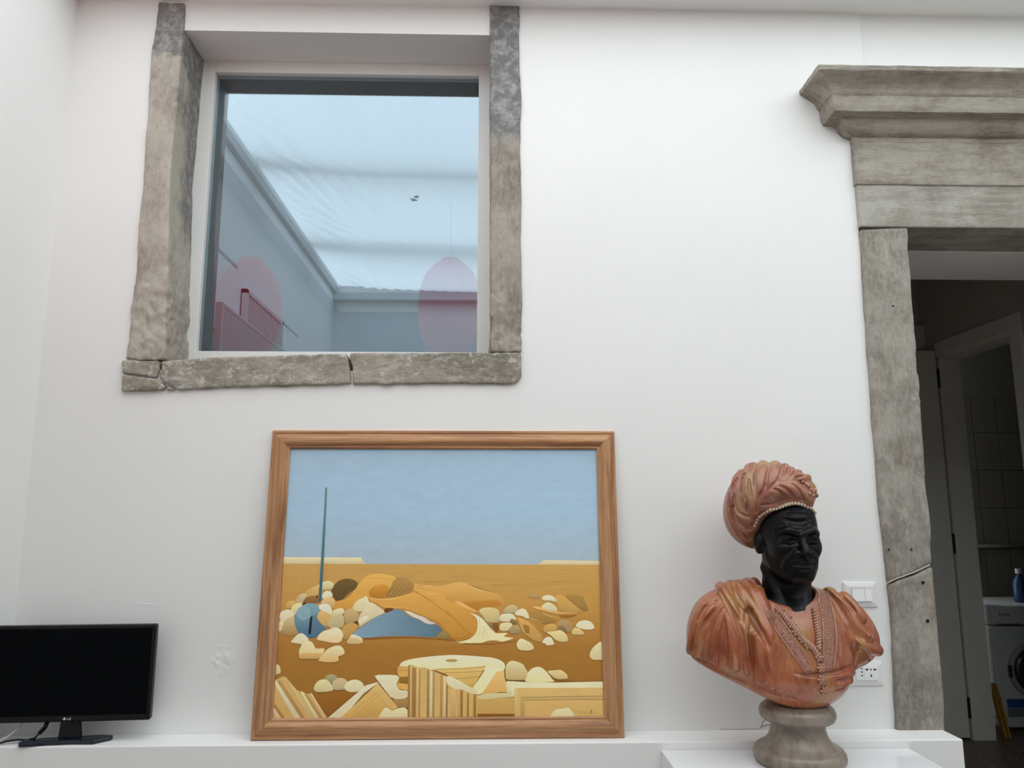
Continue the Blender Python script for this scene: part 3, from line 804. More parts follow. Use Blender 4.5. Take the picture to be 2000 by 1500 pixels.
S('B 20,57 40,60 65,58 85,54 100,49 112,46 125,44 150,45 165,50 175,58 185,64 200,66 C 20,44 28,44 40,53 55,58 62,64 54,68 58,76 63,90 62,104 55,112 40,118 20,124 B 188,142 180,132 168,120 160,108 152,104 140,98 128,94 115,88 100,82 88,79 72,79 52,78 42,72 32,66 22,64', (196, 146, 74), (166, 114, 44))
S('C 15,44 25,43.5 36,49 48,57 60,62 62,66 50,62 34,55', (212, 164, 104), (200, 150, 88))
LN('B 24,58 45,61 66,60 90,55 110,48', (214, 170, 104), 1.6, .6)
LN('B 112,47 120,50 135,60 160,78 185,98 200,112 C 42,104 C 58,112', (150, 104, 40), 1.4, .8)
LN('B 120,50 132,56 150,64 165,58', (178, 128, 60), 1.4, .6)
LN('B 42,71 60,75 80,77 100,78', (206, 156, 92), 1.4, .5)
LN('B 133,49 148,50 160,49', (214, 168, 100), 2.2, .5)
LN('C 0,36 14,47 24,46', (150, 106, 44), 1.2, .5)
LN('C 0,62 14,74 28,88', (142, 98, 38), 1.2, .5)
LN('C 4,120 16,118 34,116 50,108', (150, 96, 34), 3, .5)
S('C 46,67 55,69 65,73 74,80 82,90 90,99 98,107 104,107 115,106 122,107 116,111 113,113 125,115 134,116 125,120 110,124 100,121 85,121 76,124 70,126 55,126 40,127 28,126 22,124 30,123 45,119 55,112 61,104 63,92 62,80 57,73', (222, 208, 170), (206, 190, 144))
for a_ in ('66,78 68,96 64,118', '73,92 78,108 88,118', '72,104 74,120'):
    LN('C ' + a_, (186, 168, 120), 1.3, .4)
S('B 52,77 70,78 66,83 56,87 50,84', (92, 58, 26), sm=1)
S('B 0,122 10,113 25,101 40,92 55,87 70,81 77,79 85,82 95,90 105,96 118,100 128,107 140,110 155,110 165,120 158,125 150,135 130,134 100,132 75,132 50,133 25,135 8,136 A 158,128 170,118 185,106', (116, 148, 190), (74, 106, 142), 'h')
S('B 88,82 100,84 115,91 130,96 140,104 153,107 140,110 130,107 118,99 105,95', (204, 186, 168), (178, 176, 178), 'h')
LN('B 108,104 115,101 122,106', (92, 120, 156), 1.0)
S('B 150,135 158,128 165,122 172,126 182,137 165,138', (140, 122, 74))
LN('B 10,138 50,136 100,135 150,138 190,141', (128, 76, 32), 3, 1)
LN('P 905,1257 960,1258 1010,1252', (126, 78, 34), 2, .6)
# stones by the helmet
ST = (214, 198, 158); STD = (184, 160, 116); TAN = (196, 158, 98); WHT = (228, 216, 182)
for s_, c_ in (('A 88,35 95,30 102,26 112,24 121,28 123,31 119,41 100,42 95,38', (208, 188, 148)), ('A 60,52 70,43 80,37 92,33 93,45 90,54 78,54 66,58', (196, 160, 102)),
               ('A 46,66 50,57 57,50 64,48 70,52 66,58 62,66 60,70', (190, 168, 130)), ('A 28,72 32,65 40,63 48,64 46,70 40,76 30,80', (196, 160, 96)),
               ('A 61,66 66,58 75,54 85,54 92,55 92,66 85,69 70,70', (132, 96, 50)), ('A 62,67 68,67 65,71 61,72', (40, 30, 25)), ('A 87,53 91,53 91,57 87,57', (70, 30, 18)),
               ('A 38,78 44,70 52,67 61,68 58,76 50,84 45,93 38,95', (214, 192, 148)), ('A 14,93 20,84 30,80 40,82 45,90 38,98 30,102 22,106 17,102', (224, 208, 172)),
               ('A 8,106 16,103 25,105 22,115 20,123 7,124', (218, 198, 154))):
    S(s_, c_)
S('A 22,117 26,103 36,95 44,92 46,105 50,118 53,127 40,134 25,132 21,126', (188, 170, 130), (142, 106, 56))
for s_, c_ in (('A 98,56 101,48 108,44 115,45 120,50 119,56 112,58 102,60', (224, 212, 182)), ('A 97,66 102,60 115,57 122,58 125,66 122,74 118,78 108,70 98,69', (204, 168, 114)),
               ('A 157,79 164,66 172,60 180,57 186,54 190,62 192,70 185,78 175,85 168,84', (222, 204, 160)),
               ('A 190,66 198,67 B 38,74 48,81 52,87 40,92 25,100 12,109 0,116 A 172,111 169,103 172,92 180,80', (206, 190, 158)),
               ('A 169,103 175,96 185,92 192,95 183,103 172,111', (228, 218, 178)), ('A 142,85 150,79 160,79 168,84 171,93 168,103 158,106 145,108 142,97', (180, 154, 108)),
               ('A 138,116 150,107 160,106 170,111 168,118 160,126 155,130 150,138 140,138', (184, 144, 80)), ('A 160,105 168,102 170,111 166,108', (84, 58, 32)),
               ('A 110,110 112,96 120,88 135,86 142,95 142,112 135,116 120,118 114,116', (186, 170, 130)), ('A 119,83 128,79 136,77 142,80 143,88 130,90 120,90', (224, 204, 164))):
    S(s_, c_)
circ = ' '.join('%.1f,%.1f' % (76 + 31 * math.cos(a * math.pi / 18), 102 + 34 * math.sin(a * math.pi / 18)) for a in range(36))
S('A ' + circ, (112, 150, 184), (60, 94, 140), sm=0)
S('A ' + ' '.join('%.1f,%.1f' % (63 + 14 * math.cos(a * math.pi / 10), 88 + 14 * math.sin(a * math.pi / 10)) for a in range(20)), (120, 156, 190), (112, 148, 184), sm=0)
S('A 80,95 92,88 98,105 108,119 95,128 85,134 77,130 79,110', (84, 118, 156), (66, 100, 140))
S('A 76,95 82,92 80,95 79,110 77,128 75,129 72,128 74,110', (24, 24, 34))
S('A 88,96 93,85 98,82 108,88 118,92 112,105 110,113 105,114 97,108', (200, 160, 100))
S('A 92,72 100,69 112,70 118,78 119,88 118,92 108,87 98,82 94,80', (232, 218, 184))
S('A 88,140 92,130 102,122 112,120 122,115 130,116 138,122 141,132 135,145 120,146 100,142', (226, 208, 170), (202, 176, 132))
S('A 37,145 45,135 52,128 60,126 68,132 73,138 72,142 65,143 60,149 48,146', (226, 212, 174))
S('A 146,146 152,135 157,128 168,132 178,137 179,145 172,148 155,148', (208, 178, 130))
S('A 157,128 168,131 178,137 175,140 165,136 154,134', (228, 218, 188))
S('P 635.3,953 637,951 638.6,954 637.5,985 631.6,1110 627.5,1173 622,1178 626,1110 634,985', (72, 122, 132), (44, 88, 124), sm=0)
LN('P 637.5,1100 636,1130', (188, 124, 80), 1.5, .5)
# stones to the right of the figure
for s_, c_ in (('D 10,75 20,78 35,85 45,95 58,110 60,120 55,125 40,120 20,105 15,90', (190, 146, 80)), ('D 20,88 34,92 34,108 26,106', (150, 108, 50)),
               ('D 36,78 50,82 62,88 80,86 88,80 75,74 60,66 45,62 35,62 33,70', (160, 120, 60)), ('D 36,54 55,55 75,60 90,64 110,66 135,68 120,70 90,70 70,66 50,60', (206, 162, 96)),
               ('D 84,32 95,31 103,35 115,45 130,57 140,66 130,67 110,66 90,62 88,48', (190, 146, 80)), ('D 103,33 120,31 140,34 141,45 150,60 140,64 120,48', (152, 118, 60)),
               ('D 90,70 110,70 128,69 118,75 96,76', (152, 100, 38)), ('D 32,35 38,29 45,28 52,32 55,38 45,39', (170, 140, 92)),
               ('D 57,38 64,33 72,32 80,34 87,41 88,46 75,43 62,43', (226, 210, 174)), ('D 56,56 63,49 70,46 78,49 86,55 90,62 80,64 65,60', (214, 198, 158)),
               ('C 64,63 72,57 90,56 105,61 106,75 104,86 90,86 80,85 72,72', (196, 176, 126)), ('C 90,88 104,86 105,100 98,105', (132, 78, 34)), ('C 82,87 92,88 92,99', (128, 112, 88)),
               ('C 112,67 116,58 124,52 135,51 142,57 140,66 130,68', (188, 166, 126)), ('C 104,83 108,69 130,68 137,75 139,82 128,78 125,85', (224, 208, 170)),
               ('C 104,98 108,87 125,85 132,90 125,98 122,102 110,103', (216, 194, 150)), ('C 122,102 128,94 135,90 143,92 147,100 145,107 130,108', (160, 138, 100)), ('C 128,79 138,83 140,90 127,87', (124, 108, 64)),
               ('D 5,68 12,61 20,58 26,60 31,67 35,78 28,78 20,73 8,72', (228, 210, 172)), ('D 8,130 12,121 17,117 22,118 38,126 43,134 41,139 30,141 14,140', (220, 200, 156)),
               ('D 60,100 66,91 76,88 87,90 88,100 75,104 64,106', (190, 150, 86)), ('D 88,85 95,81 105,80 115,85 120,95 115,103 108,106 98,95 88,98', (164, 134, 90)), ('D 88,92 100,92 107,100 107,106 95,100', (130, 106, 78)),
               ('D 66,105 80,103 95,100 102,105 108,112 110,123 95,124 85,120 75,110', (214, 190, 136)), ('D 58,125 63,117 70,113 77,115 81,123 83,129 68,131 65,127', (226, 212, 174)),
               ('D 115,105 122,95 132,97 140,104 141,110 120,110', (208, 178, 120)), ('D 123,93 130,84 142,81 152,83 158,88 162,97 155,100 142,100 132,97', (230, 216, 178)),
               ('H 151,20 154,10 160,3 170,-6 180,-8 180,29 158,29 153,25', (218, 198, 154))):
    S(s_, c_)
LN('D 10,76 20,84 26,92', (204, 162, 88), 1.4, .5); LN('D 36,78 48,82 60,87', (206, 166, 96), 1.6, .6); LN('D 60,67 75,74 88,79', (208, 164, 104), 1.4, .4)
# foreground ruins
S('E 64,20 64,10 68,1 72,-5 80,-10 90,-6 95,4 97,7 115,6 112,14 105,24 100,27 65,27', (216, 198, 156), (200, 172, 118))
S('E 64,14 110,14 105,24 100,27 64,27', (200, 162, 100)); LN('E 66,14 90,14 110,13', (222, 204, 160), 1.2)
S('E 100,31 108,20 115,12 122,6 135,1 145,1 151,7 154,16 148,20 140,22 142,27 140,32 128,34 115,33', (218, 200, 158), (194, 154, 94))
S('E 9,37 22,37 27,42 29,53 24,57 10,60', (206, 188, 146))
S('E 93,96 130,92 178,91 118,141', (140, 90, 30), sm=0)
S('E 9,72 18,68 33,61 38,62 60,88 68,90 80,95 88,94 119,144 4,146', (188, 154, 100), (178, 142, 86), sm=0)
for s_, c_ in (('E 11,72 19,69 68,144 56,144', (208, 194, 160)), ('E 22,72 27,67 77,144 69,144', (168, 132, 78)), ('E 40,66 60,88 98,144 84,144', (200, 172, 120)), ('E 67,92 71,90 104,144 97,144', (212, 194, 150)),
               ('E 74,96 80,95 111,144 104,144', (172, 134, 82)), ('E 86,95 89,94 120,144 114,144', (208, 176, 136)), ('E 7,116 12,118 31,145 22,145 6,126', (210, 184, 152)), ('E 16,112 38,145 32,145 12,118', (160, 122, 60))):
    S(s_, c_, sm=0)
for s_, c_ in (('E 114,66 117,60 124,57 132,57 140,63 136,70 128,74 120,72', (158, 146, 110)), ('E 127,80 130,70 140,64 150,64 157,68 160,75 155,87 132,88', (190, 168, 128)),
               ('E 92,85 96,75 104,68 115,66 124,72 129,80 131,89 120,91 102,92 95,90', (216, 194, 146)), ('E 152,80 157,73 166,68 175,67 186,71 192,80 190,88 180,91 165,92 155,89', (224, 208, 166))):
    S(s_, c_)
S('F 30,58 75,58 80,64 75,75 76,83 82,88 97,88 97,104 66,106 48,83 38,70', (226, 210, 170))
S('F 66,106 97,104 99,121 90,122 77,121', (158, 124, 74), sm=0)
S('E 118,144 194,79 F 38,72 37,75 10,95 E 160,130 144,144', (220, 208, 170), sm=0)
S('E 142,145 F 0,110 38,74 78,122 68,127 55,121 37,145', (194, 162, 104), (186, 144, 80), sm=0)
S('E 160,145 F 37,101 56,124 40,145', (196, 154, 88), sm=0)
LN('F -28,146 36,94 58,122', (160, 126, 66), 1.2); LN('F -20,146 36,102 52,121', (164, 130, 70), 1.0)
S('F 37,145 48,126 54,121 62,125 67,128 78,123 90,121 97,128 103,138 102,145', (220, 202, 158))
LN('F 66,128 63,135', (188, 170, 130), 1.5, .5)
S('F 77,40 100,40 100,88 80,86 75,80 78,74 80,62 76,54', (192, 148, 82), (198, 152, 84)); S('F 80,62 98,61 97,76 79,74', (142, 102, 38), sm=0)
LN('F 78,49 98,50', (166, 124, 64), 1.4)
S('F 80,39 85,33 95,29 115,25 150,21 180,19 G 20,19 50,20 75,22 100,24 115,28 125,35 127,42 124,50 110,54 90,48 50,47 0,49 F 140,49 115,46 100,42 82,41', (228, 214, 174), (214, 196, 150))
S('F ' + ' '.join('%.1f,%.1f' % (182 + 12 * math.cos(a * math.pi / 8), 30 + 3 * math.sin(a * math.pi / 8)) for a in range(16)), (170, 144, 88), sm=0)
S('G -20,48 0,46 50,44 90,40 80,55 63,86 50,80 25,66 10,56 -8,50', (200, 168, 106), (184, 146, 80), sm=0)
for a_ in ('-10,47 45,46 88,42', '8,54 50,53 82,51', '28,66 55,64 76,61', '50,78 66,79'):
    LN('G ' + a_, (158, 122, 64), 1.1)
S('G 92,40 110,44 125,49 110,52 95,75 82,95 72,97 62,90 63,84 75,67', (226, 210, 168), (216, 196, 150))
S('G 111,51 125,50 125,62 129,75 130,92 115,92 95,96 80,97 95,75', (204, 168, 108), (194, 150, 84), sm=0)
S('G 72,98 80,97 95,94 130,93 128,72 143,70 148,84 147,101 110,103 90,106 73,106', (214, 196, 152), sm=0)
S('G 72,105 90,106 110,103 147,102 146,135 72,135', (180, 146, 86), (174, 138, 78), sm=0); S('G 72,134 146,134 146,141 72,141', (126, 82, 30), sm=0)
S('G 12,60 20,61 40,71 60,83 72,88 72,95 60,95 50,91 42,87 30,88 20,82 12,74', (226, 208, 168))
S('F 97,39 102,38 112,42 122,44 130,43 140,48 155,54 172,61 G 12,74 20,81 30,87 42,86 50,90 60,94 72,95 72,145 F 103,145 100,128 96,110 97,88', (184, 152, 96), (186, 152, 96), sm=0)
for x0_, x1_, c_, yt in ((97, 101, (150, 112, 62), 40), (101, 104.5, (198, 162, 108), 40), (105, 113, (152, 114, 62), 44), (114, 118, (206, 168, 118), 44), (118.5, 121, (160, 122, 70), 46), (134, 139, (158, 124, 72), 48), (140, 145, (210, 188, 148), 50), (145.5, 149, (160, 128, 76), 52), (160, 165, (170, 134, 80), 57), (166.5, 171, (206, 184, 144), 60), (171.5, 175, (150, 112, 58), 77)):
    S('F %g,%g %g,%g %g,145 %g,145' % (x0_, yt, x1_, yt + 1, x1_ - 1, x0_ - 1), c_, sm=0)
for x0_, x1_, c_, yt in ((20, 30, (196, 160, 104), 86), (34, 38, (190, 152, 98), 89), (39, 44, (148, 108, 52), 88), (48, 51, (198, 160, 104), 91), (52, 56, (152, 112, 56), 93), (61, 64, (196, 158, 98), 95), (64.5, 70, (150, 108, 52), 96)):
    S('G %g,%g %g,%g %g,145 %g,145' % (x0_, yt, x1_, yt + 1, x1_, x0_), c_, sm=0)
S('G 127,50 128,40 133,33 140,30 150,32 163,38 166,45 171,52 172,65 165,69 128,69', (206, 188, 148), (172, 146, 96))
S('H 67,50 85,49 95,48 102,52 108,58 110,66 85,67', (212, 184, 130))
S('G 130,70 H 25,72 85,73 185,71 185,83 100,84 5,84 G 143,100', (220, 204, 166), (210, 192, 150), sm=0)
LN('H 84,70 130,71 185,70', (120, 80, 34), 2.0, .5)
S('H 32,52 38,46 48,42 56,43 65,49 72,57 80,68 85,72 25,73 28,62', (228, 210, 166), (212, 190, 142))
LN('G 130,68 148,69 164,69', (110, 78, 36), 1.5, 2)
S('H 5,84 185,83 185,145 5,145', (192, 160, 102), (184, 148, 90), sm=0); S('H 5,84 11,84 11,145 5,145', (204, 172, 112), sm=0)
S('H 18,102 185,99 185,107 24,108 24,145 18,145', (180, 148, 96), sm=0)
LN('H 18,145 18,102 100,100.5 185,99.5', (138, 110, 62), 1.2); LN('H 24,145 24,108 100,106.5 185,106', (142, 114, 64), 1.2)
S('H 72,145 80,130 88,125 100,124 110,122 116,127 121,135 124,145', (218, 200, 156))
SIG = (128, 92, 46)
for a_ in ('128,129 132,136 136,127', '138,134 141,131 143,134 146,130', '149,134 149,135', '151,135 154,129 157,126 155,131 153,135 157,133', '160,133 162,131 164,133'):
    LN('H ' + a_, SIG, .9, .7)

vs, fs, cols = [], [], []
KP = (1.40, 1.29, 1.14)
for i, (poly, ca, cb, d) in enumerate(PAINT):
    hh = HC + 0.000012 * i
    P2 = [pic(x, y, hh) for x, y in poly]
    P2 = [(min(max(a, U0 + 0.06), U1 - 0.06), min(max(b, V0 + 0.06), V1 - 0.06)) for a, b in P2]
    ax = [p[1] for p in poly] if d == 'v' else [p[0] for p in poly]
    lo, hi = min(ax), max(ax)
    la, lb_ = lin(ca), lin(cb)
    tn = (1.08, 1.08, 1.07) if i < 2 else (1.20, 1.30, 1.36) if ca[0] > ca[2] else (1.25, 1.18, 0.94)
    la, lb_ = [tuple(min(0.72, q * w_) for q, w_ in zip(c_, tn)) for c_ in (la, lb_)]
    tris = tessellate_polygon([[Vector((a, b, 0)) for a, b in P2]])
    n0 = len(vs)
    vs += [(a, b, hh) for a, b in P2]
    for t_ in ax:
        k = (t_ - lo) / (hi - lo + 1e-9)
        cols.append(tuple(KP[c] * (la[c] + (lb_[c] - la[c]) * k) for c in range(3)) + (1,))
    for t_ in tris:
        a, b, c_ = [P2[j] for j in t_]
        t_ = t_ if (b[0] - a[0]) * (c_[1] - a[1]) - (b[1] - a[1]) * (c_[0] - a[0]) > 0 else t_[::-1]
        fs.append(tuple(n0 + j for j in t_))
t = NT('oil_paint'); at = t.new('ShaderNodeAttribute', attribute_name='paint'); v = t.coord((1, 2.5, 1))
n = t.noise(v, 16, 6, 0.65, 0.6)
t.color(t.mix(1.0, at.outputs['Color'], t.ramp(n, [(0.3, 0.95), (0.7, 1.04)]), 'MULTIPLY'))
t.bump(t.noise(t.coord((1, 1, 1)), 420, 2), 0.12, 0.0005); t.set(Roughness=0.5, Specular_IOR_Level=0.3)
po = mesh_obj('painted_picture', vs, fs, t.m, painting)
ca_ = po.data.color_attributes.new('paint', 'FLOAT_COLOR', 'POINT')
ca_.data.foreach_set('color', np.array(cols, np.float32).ravel())

# =================================================================== bust
BX, BY, BZ = 0.938, 2.465, 0.720
bust = empty('portrait_bust', (BX, BY, BZ))
tag(bust, 'painted bust of a turbaned man in salmon robes on a round grey socle', 'bust')
B0 = np.array((BX, BY, BZ))
def P3(x, y, Y): return np.array(onY(x, y, Y), np.float32)
# ---- casting pixel lines on carved surfaces
def polyl(s, ox, oy, sc):
    return [(ox + float(a.split(',')[0]) / sc, oy + float(a.split(',')[1]) / sc) for a in s.split()]
def T3(s): return polyl(s, 1400, 880, 7.5)        # turban close-up
def C2(s): return polyl(s, 1320, 1100, 3.75)      # robe close-up
def densify(p, step=4.0):
    """Catmull-Rom through pixel points"""
    out = []
    for i in range(len(p) - 1):
        p0 = p[max(i - 1, 0)]; p1 = p[i]; p2 = p[i + 1]; p3 = p[min(i + 2, len(p) - 1)]
        n = max(2, int(math.hypot(p2[0] - p1[0], p2[1] - p1[1]) / step))
        for k in range(n):
            t_ = k / n
            out.append(tuple(0.5 * (2 * p1[c] + (p2[c] - p0[c]) * t_ + (2 * p0[c] - 5 * p1[c] + 4 * p2[c] - p3[c]) * t_ ** 2 + (3 * p1[c] - p0[c] - 3 * p2[c] + p3[c]) * t_ ** 3) for c in (0, 1)))
    out.append(p[-1]); return out
def tree(V, Q): return BVHTree.FromPolygons([Vector(p) for p in V], [tuple(int(i) for i in q) for q in Q])
def cast(bvh, x, y):
    h = bvh.ray_cast(EYE, ray(x, y).normalized())
    return h[0], h[1]
def cast_line(bvh, px, step=4.0, lift=0.0):
    out = []
    for x, y in densify(px, step):
        h, nn = cast(bvh, x, y)
        if h is not None: out.append(np.array(h + nn * lift, np.float32))
    return out
# ---- head and neck -------------------------------------------------
HS = 1.22                                   # carved larger than life
HC0 = np.array((0.931, 2.435, 1.386), np.float32)   # between the ears at eye level
def hp(x, y, z): return (HC0[0] + x * HS, HC0[1] - y * HS, HC0[2] + (z if z > 0 else z * 0.82) * HS)
def hr(*r): return tuple(a * HS for a in r)
g = Grid((0.72, 2.25, 1.10), (1.14, 2.64, 1.56), 0.0024)
f = g.ell(hp(0, -0.012, 0.030), hr(0.073, 0.093, 0.104))
f = smin(f, g.ell(hp(0, 0.028, -0.030), hr(0.060, 0.062, 0.078)), 0.03)
f = smin(f, g.ell(hp(0, 0.062, -0.098), hr(0.030, 0.028, 0.024)), 0.03)
for sx in (-1, 1):
    f = smin(f, g.ell(hp(sx * 0.038, 0.052, -0.022), hr(0.020, 0.030, 0.022)), 0.022)     # cheekbone
    f = smin(f, g.chain([hp(sx * 0.053, 0.004, -0.055), hp(sx * 0.041, 0.030, -0.088), hp(sx * 0.014, 0.062, -0.108)], [0.017, 0.016, 0.015], 0.05), 0.03)   # jaw
    f = smin(f, g.chain([hp(sx * 0.008, 0.090, 0.017), hp(sx * 0.034, 0.082, 0.024), hp(sx * 0.050, 0.060, 0.017)], [0.009, 0.009, 0.006], 0.04), 0.016)    # brow
    f = smax(f, -(g.ell(hp(sx * 0.031, 0.098, 0.001), hr(0.019, 0.018, 0.0125))), 0.012)      # socket
    f = smin(f, g.ell(hp(sx * 0.031, 0.0745, 0.000), hr(0.0135, 0.0135, 0.0125)), 0.003)      # eyeball
    f = smin(f, g.chain([hp(sx * 0.017, 0.0845, 0.003), hp(sx * 0.031, 0.0895, 0.0085), hp(sx * 0.045, 0.079, 0.002)], 0.0032, 0.02), 0.004)   # upper lid
    f = smin(f, g.chain([hp(sx * 0.017, 0.0845, -0.004), hp(sx * 0.031, 0.087, -0.0085), hp(sx * 0.044, 0.078, -0.004)], 0.003, 0.02), 0.005)    # lower lid
    f = smin(f, g.chain([hp(sx * 0.014, 0.088, -0.018), hp(sx * 0.034, 0.080, -0.024), hp(sx * 0.046, 0.066, -0.020)], 0.0025, 0.02), 0.012)      # fold under the eye
f = smin(f, g.chain([hp(0, 0.084, 0.016), hp(0, 0.096, -0.006), hp(0, 0.110, -0.030), hp(0, 0.1115, -0.036)], [0.010, 0.0105, 0.013, 0.0135], 0.04), 0.012)
for sx in (-1, 1):
    f = smin(f, g.ell(hp(sx * 0.0155, 0.096, -0.038), hr(0.0085, 0.010, 0.0085)), 0.007)
    f = smax(f, -g.ell(hp(sx * 0.0085, 0.104, -0.0465), hr(0.0042, 0.006, 0.0035)), 0.003)
f = smin(f, g.ell(hp(0, 0.070, -0.068), hr(0.033, 0.026, 0.030)), 0.02)
f = smin(f, g.chain([hp(-0.025, 0.084, -0.0685), hp(-0.010, 0.0965, -0.0640), hp(0, 0.0965, -0.0655), hp(0.010, 0.0965, -0.0640), hp(0.025, 0.084, -0.0685)], [0.004, 0.0075, 0.007, 0.0075, 0.004], 0.02), 0.005)
f = smin(f, g.chain([hp(-0.023, 0.084, -0.0735), hp(-0.008, 0.0945, -0.0805), hp(0.008, 0.0945, -0.0805), hp(0.023, 0.084, -0.0735)], [0.004, 0.0085, 0.0085, 0.004], 0.02), 0.005)
f = smax(f, -g.chain([hp(-0.027, 0.0865, -0.0715), hp(-0.010, 0.1025, -0.0715), hp(0.010, 0.1025, -0.0715), hp(0.027, 0.0865, -0.0715)], 0.0022, 0.02), 0.003)
for sx in (-1, 1):
    f = smin(f, g.chain([hp(0, 0.098, -0.053), hp(sx * 0.016, 0.094, -0.057), hp(sx * 0.030, 0.082, -0.068), hp(sx * 0.033, 0.078, -0.078)], [0.005, 0.006, 0.0055, 0.003], 0.02), 0.005)   # moustache
    f = smin(f, g.chain([hp(sx * 0.020, 0.092, -0.036), hp(sx * 0.036, 0.080, -0.056), hp(sx * 0.040, 0.066, -0.078)], [0.003, 0.004, 0.002], 0.03), 0.016)      # cheek fold
    f = smin(f, g.ell(hp(sx * 0.074, -0.012, -0.012), hr(0.011, 0.019, 0.028)), 0.008)                  # ear
    f = smax(f, -g.ell(hp(sx * 0.087, -0.008, -0.006), hr(0.009, 0.009, 0.014)), 0.006)
f = smin(f, g.ell(hp(0, 0.082, -0.106), hr(0.014, 0.010, 0.011)), 0.010)                                     # small beard
f = smin(f, g.chain([hp(0, -0.030, -0.08), hp(0, -0.042, -0.17), hp(0, -0.046, -0.245)], [0.070, 0.071, 0.088], 0.10), 0.03)
f = smin(f, g.ell((0.925, 2.475, 1.155), (0.115, 0.105, 0.055)), 0.05)
for sx in (-1, 1):
    f = smin(f, g.chain([hp(sx * 0.055, -0.03, -0.09), hp(sx * 0.034, 0.006, -0.17), hp(sx * 0.012, 0.034, -0.235)], [0.012, 0.013, 0.012], 0.05), 0.02)
V, Q = g.mesh(f); bv = tree(V, Q)
def H4(s): return polyl(s, 1450, 980, 7.14)
for s_, r_ in (('600,245 690,268 800,282 890,266 950,242', .0030), ('610,180 700,165 800,170 900,180', .0022), ('660,105 760,118 860,108', .0022), ('640,310 710,370 775,440', .0030), ('930,300 860,370 810,440', .0028), ('520,600 600,590 690,555', .0022), ('890,560 950,590 1000,590', .0020)):
    pl = cast_line(bv, H4(s_), 3, 0.0006)
    if len(pl) > 1: f = smax(f, -g.chain(pl, r_, 0.02), 0.004)
for s_, r_ in (('590,300 660,350 720,400', .0045), ('640,215 760,228 880,215', .0035), ('300,650 340,780 400,900', .0045)):
    pl = cast_line(bv, H4(s_), 3, -0.0015)
    if len(pl) > 1: f = smin(f, g.chain(pl, r_), 0.006)
V, Q = g.mesh(f)
headV, headQ = V, Q
t = NT('black_patina'); v = t.coord(); n = t.noise(v, 18, 4)
t.color(t.mix(n, (0.002, 0.0024, 0.003), (0.004, 0.0044, 0.0055))); t.bump(t.noise(v, 120, 3), 0.06, 0.001)
t.set(Roughness=0.36, Specular_IOR_Level=0.17); PATINA = t.m
head = np_obj('head', V, Q, PATINA, bust, origin=B0)

# ---- turban ---------------------------------------------------------
g = Grid((0.72, 2.30, 1.30), (1.08, 2.69, 1.66), 0.0021)
TC = np.array((0.897, 2.492, 1.520), np.float32)
base = g.ell(TC, (0.116, 0.140, 0.108))
base = smin(base, g.ell((0.872, 2.545, 1.462), (0.106, 0.110, 0.112)), 0.05)
base = smin(base, g.ell((0.934, 2.422, 1.532), (0.086, 0.082, 0.062)), 0.03)
# the cap ends along a plane from the forehead to behind the ears
fwd = -(g.Y - HC0[1]) / HS; upz = (g.Z - HC0[2]) / HS; sx_ = (g.X - HC0[0]) / HS
V, Q = g.mesh(base); bv = tree(V, Q)
BEADS = '560,1090 585,1030 615,975 660,935 720,895 790,862 860,850 930,826 1010,797 1090,776 1170,772 1240,785 1310,815 1370,850 1420,892 1440,930'
rim = [((p[0] - HC0[0]) / HS, -(p[1] - HC0[1]) / HS, (p[2] - HC0[2]) / HS) for p in cast_line(bv, T3(BEADS), 4)]
rim += [(-x, y, z) for x, y, z in rim if x < -0.03] + [(x, -0.06, -0.02) for x in (-0.09, 0, 0.09)] * 2 + [(x, -0.11, -0.055) for x in (-0.06, 0, 0.06)] * 2
rim = np.array(rim)
mon = lambda x, y: [1 + 0 * x + 0 * y, y + 0 * x, y * y + 0 * x, x + 0 * y, x * x + 0 * y, y ** 3 + 0 * x]
co = np.linalg.lstsq(np.stack(mon(rim[:, 0], rim[:, 1]), 1), rim[:, 2], rcond=None)[0]
lim = sum(c_ * m_ for c_, m_ in zip(co, mon(sx_, fwd)))
cut = ((lim - 0.004 - upz) * HS * 0.75).astype(np.float32)
base = smax(base, cut, 0.008)
V, Q = g.mesh(base); bv = tree(V, Q)
f = base
ridge = lambda s, r, k=0.012, sink=0.0: (T3(s), r, k, sink)
for s_, r_, sink in (('690,150 660,300 640,480 620,640 590,820', .020, -.010), ('860,180 840,320 790,460', .019, -.009), ('480,260 460,420 460,600 500,780 540,900', .021, -.010), ('300,420 270,600 290,780 360,920 480,1010', .018, -.009),
                     ('215,640 200,820 250,1000 370,1130 500,1200', .016, -.009), ('210,900 270,1120 400,1290 520,1380', .018, -.010), ('1010,210 980,320 930,410', .012, -.005), ('1110,240 1060,340 1000,410', .011, -.005), ('1230,300 1150,370 1060,420', .012, -.005), ('1350,400 1280,400 1150,420', .012, -.005),
                     ('400,260 330,380 280,500', .016, -.008), ('560,190 520,260 450,330', .012, -.006)):
    pl = cast_line(bv, T3(s_), 5, sink + 0.0055)
    if len(pl) > 1: f = smin(f, g.chain(pl, r_), 0.010)
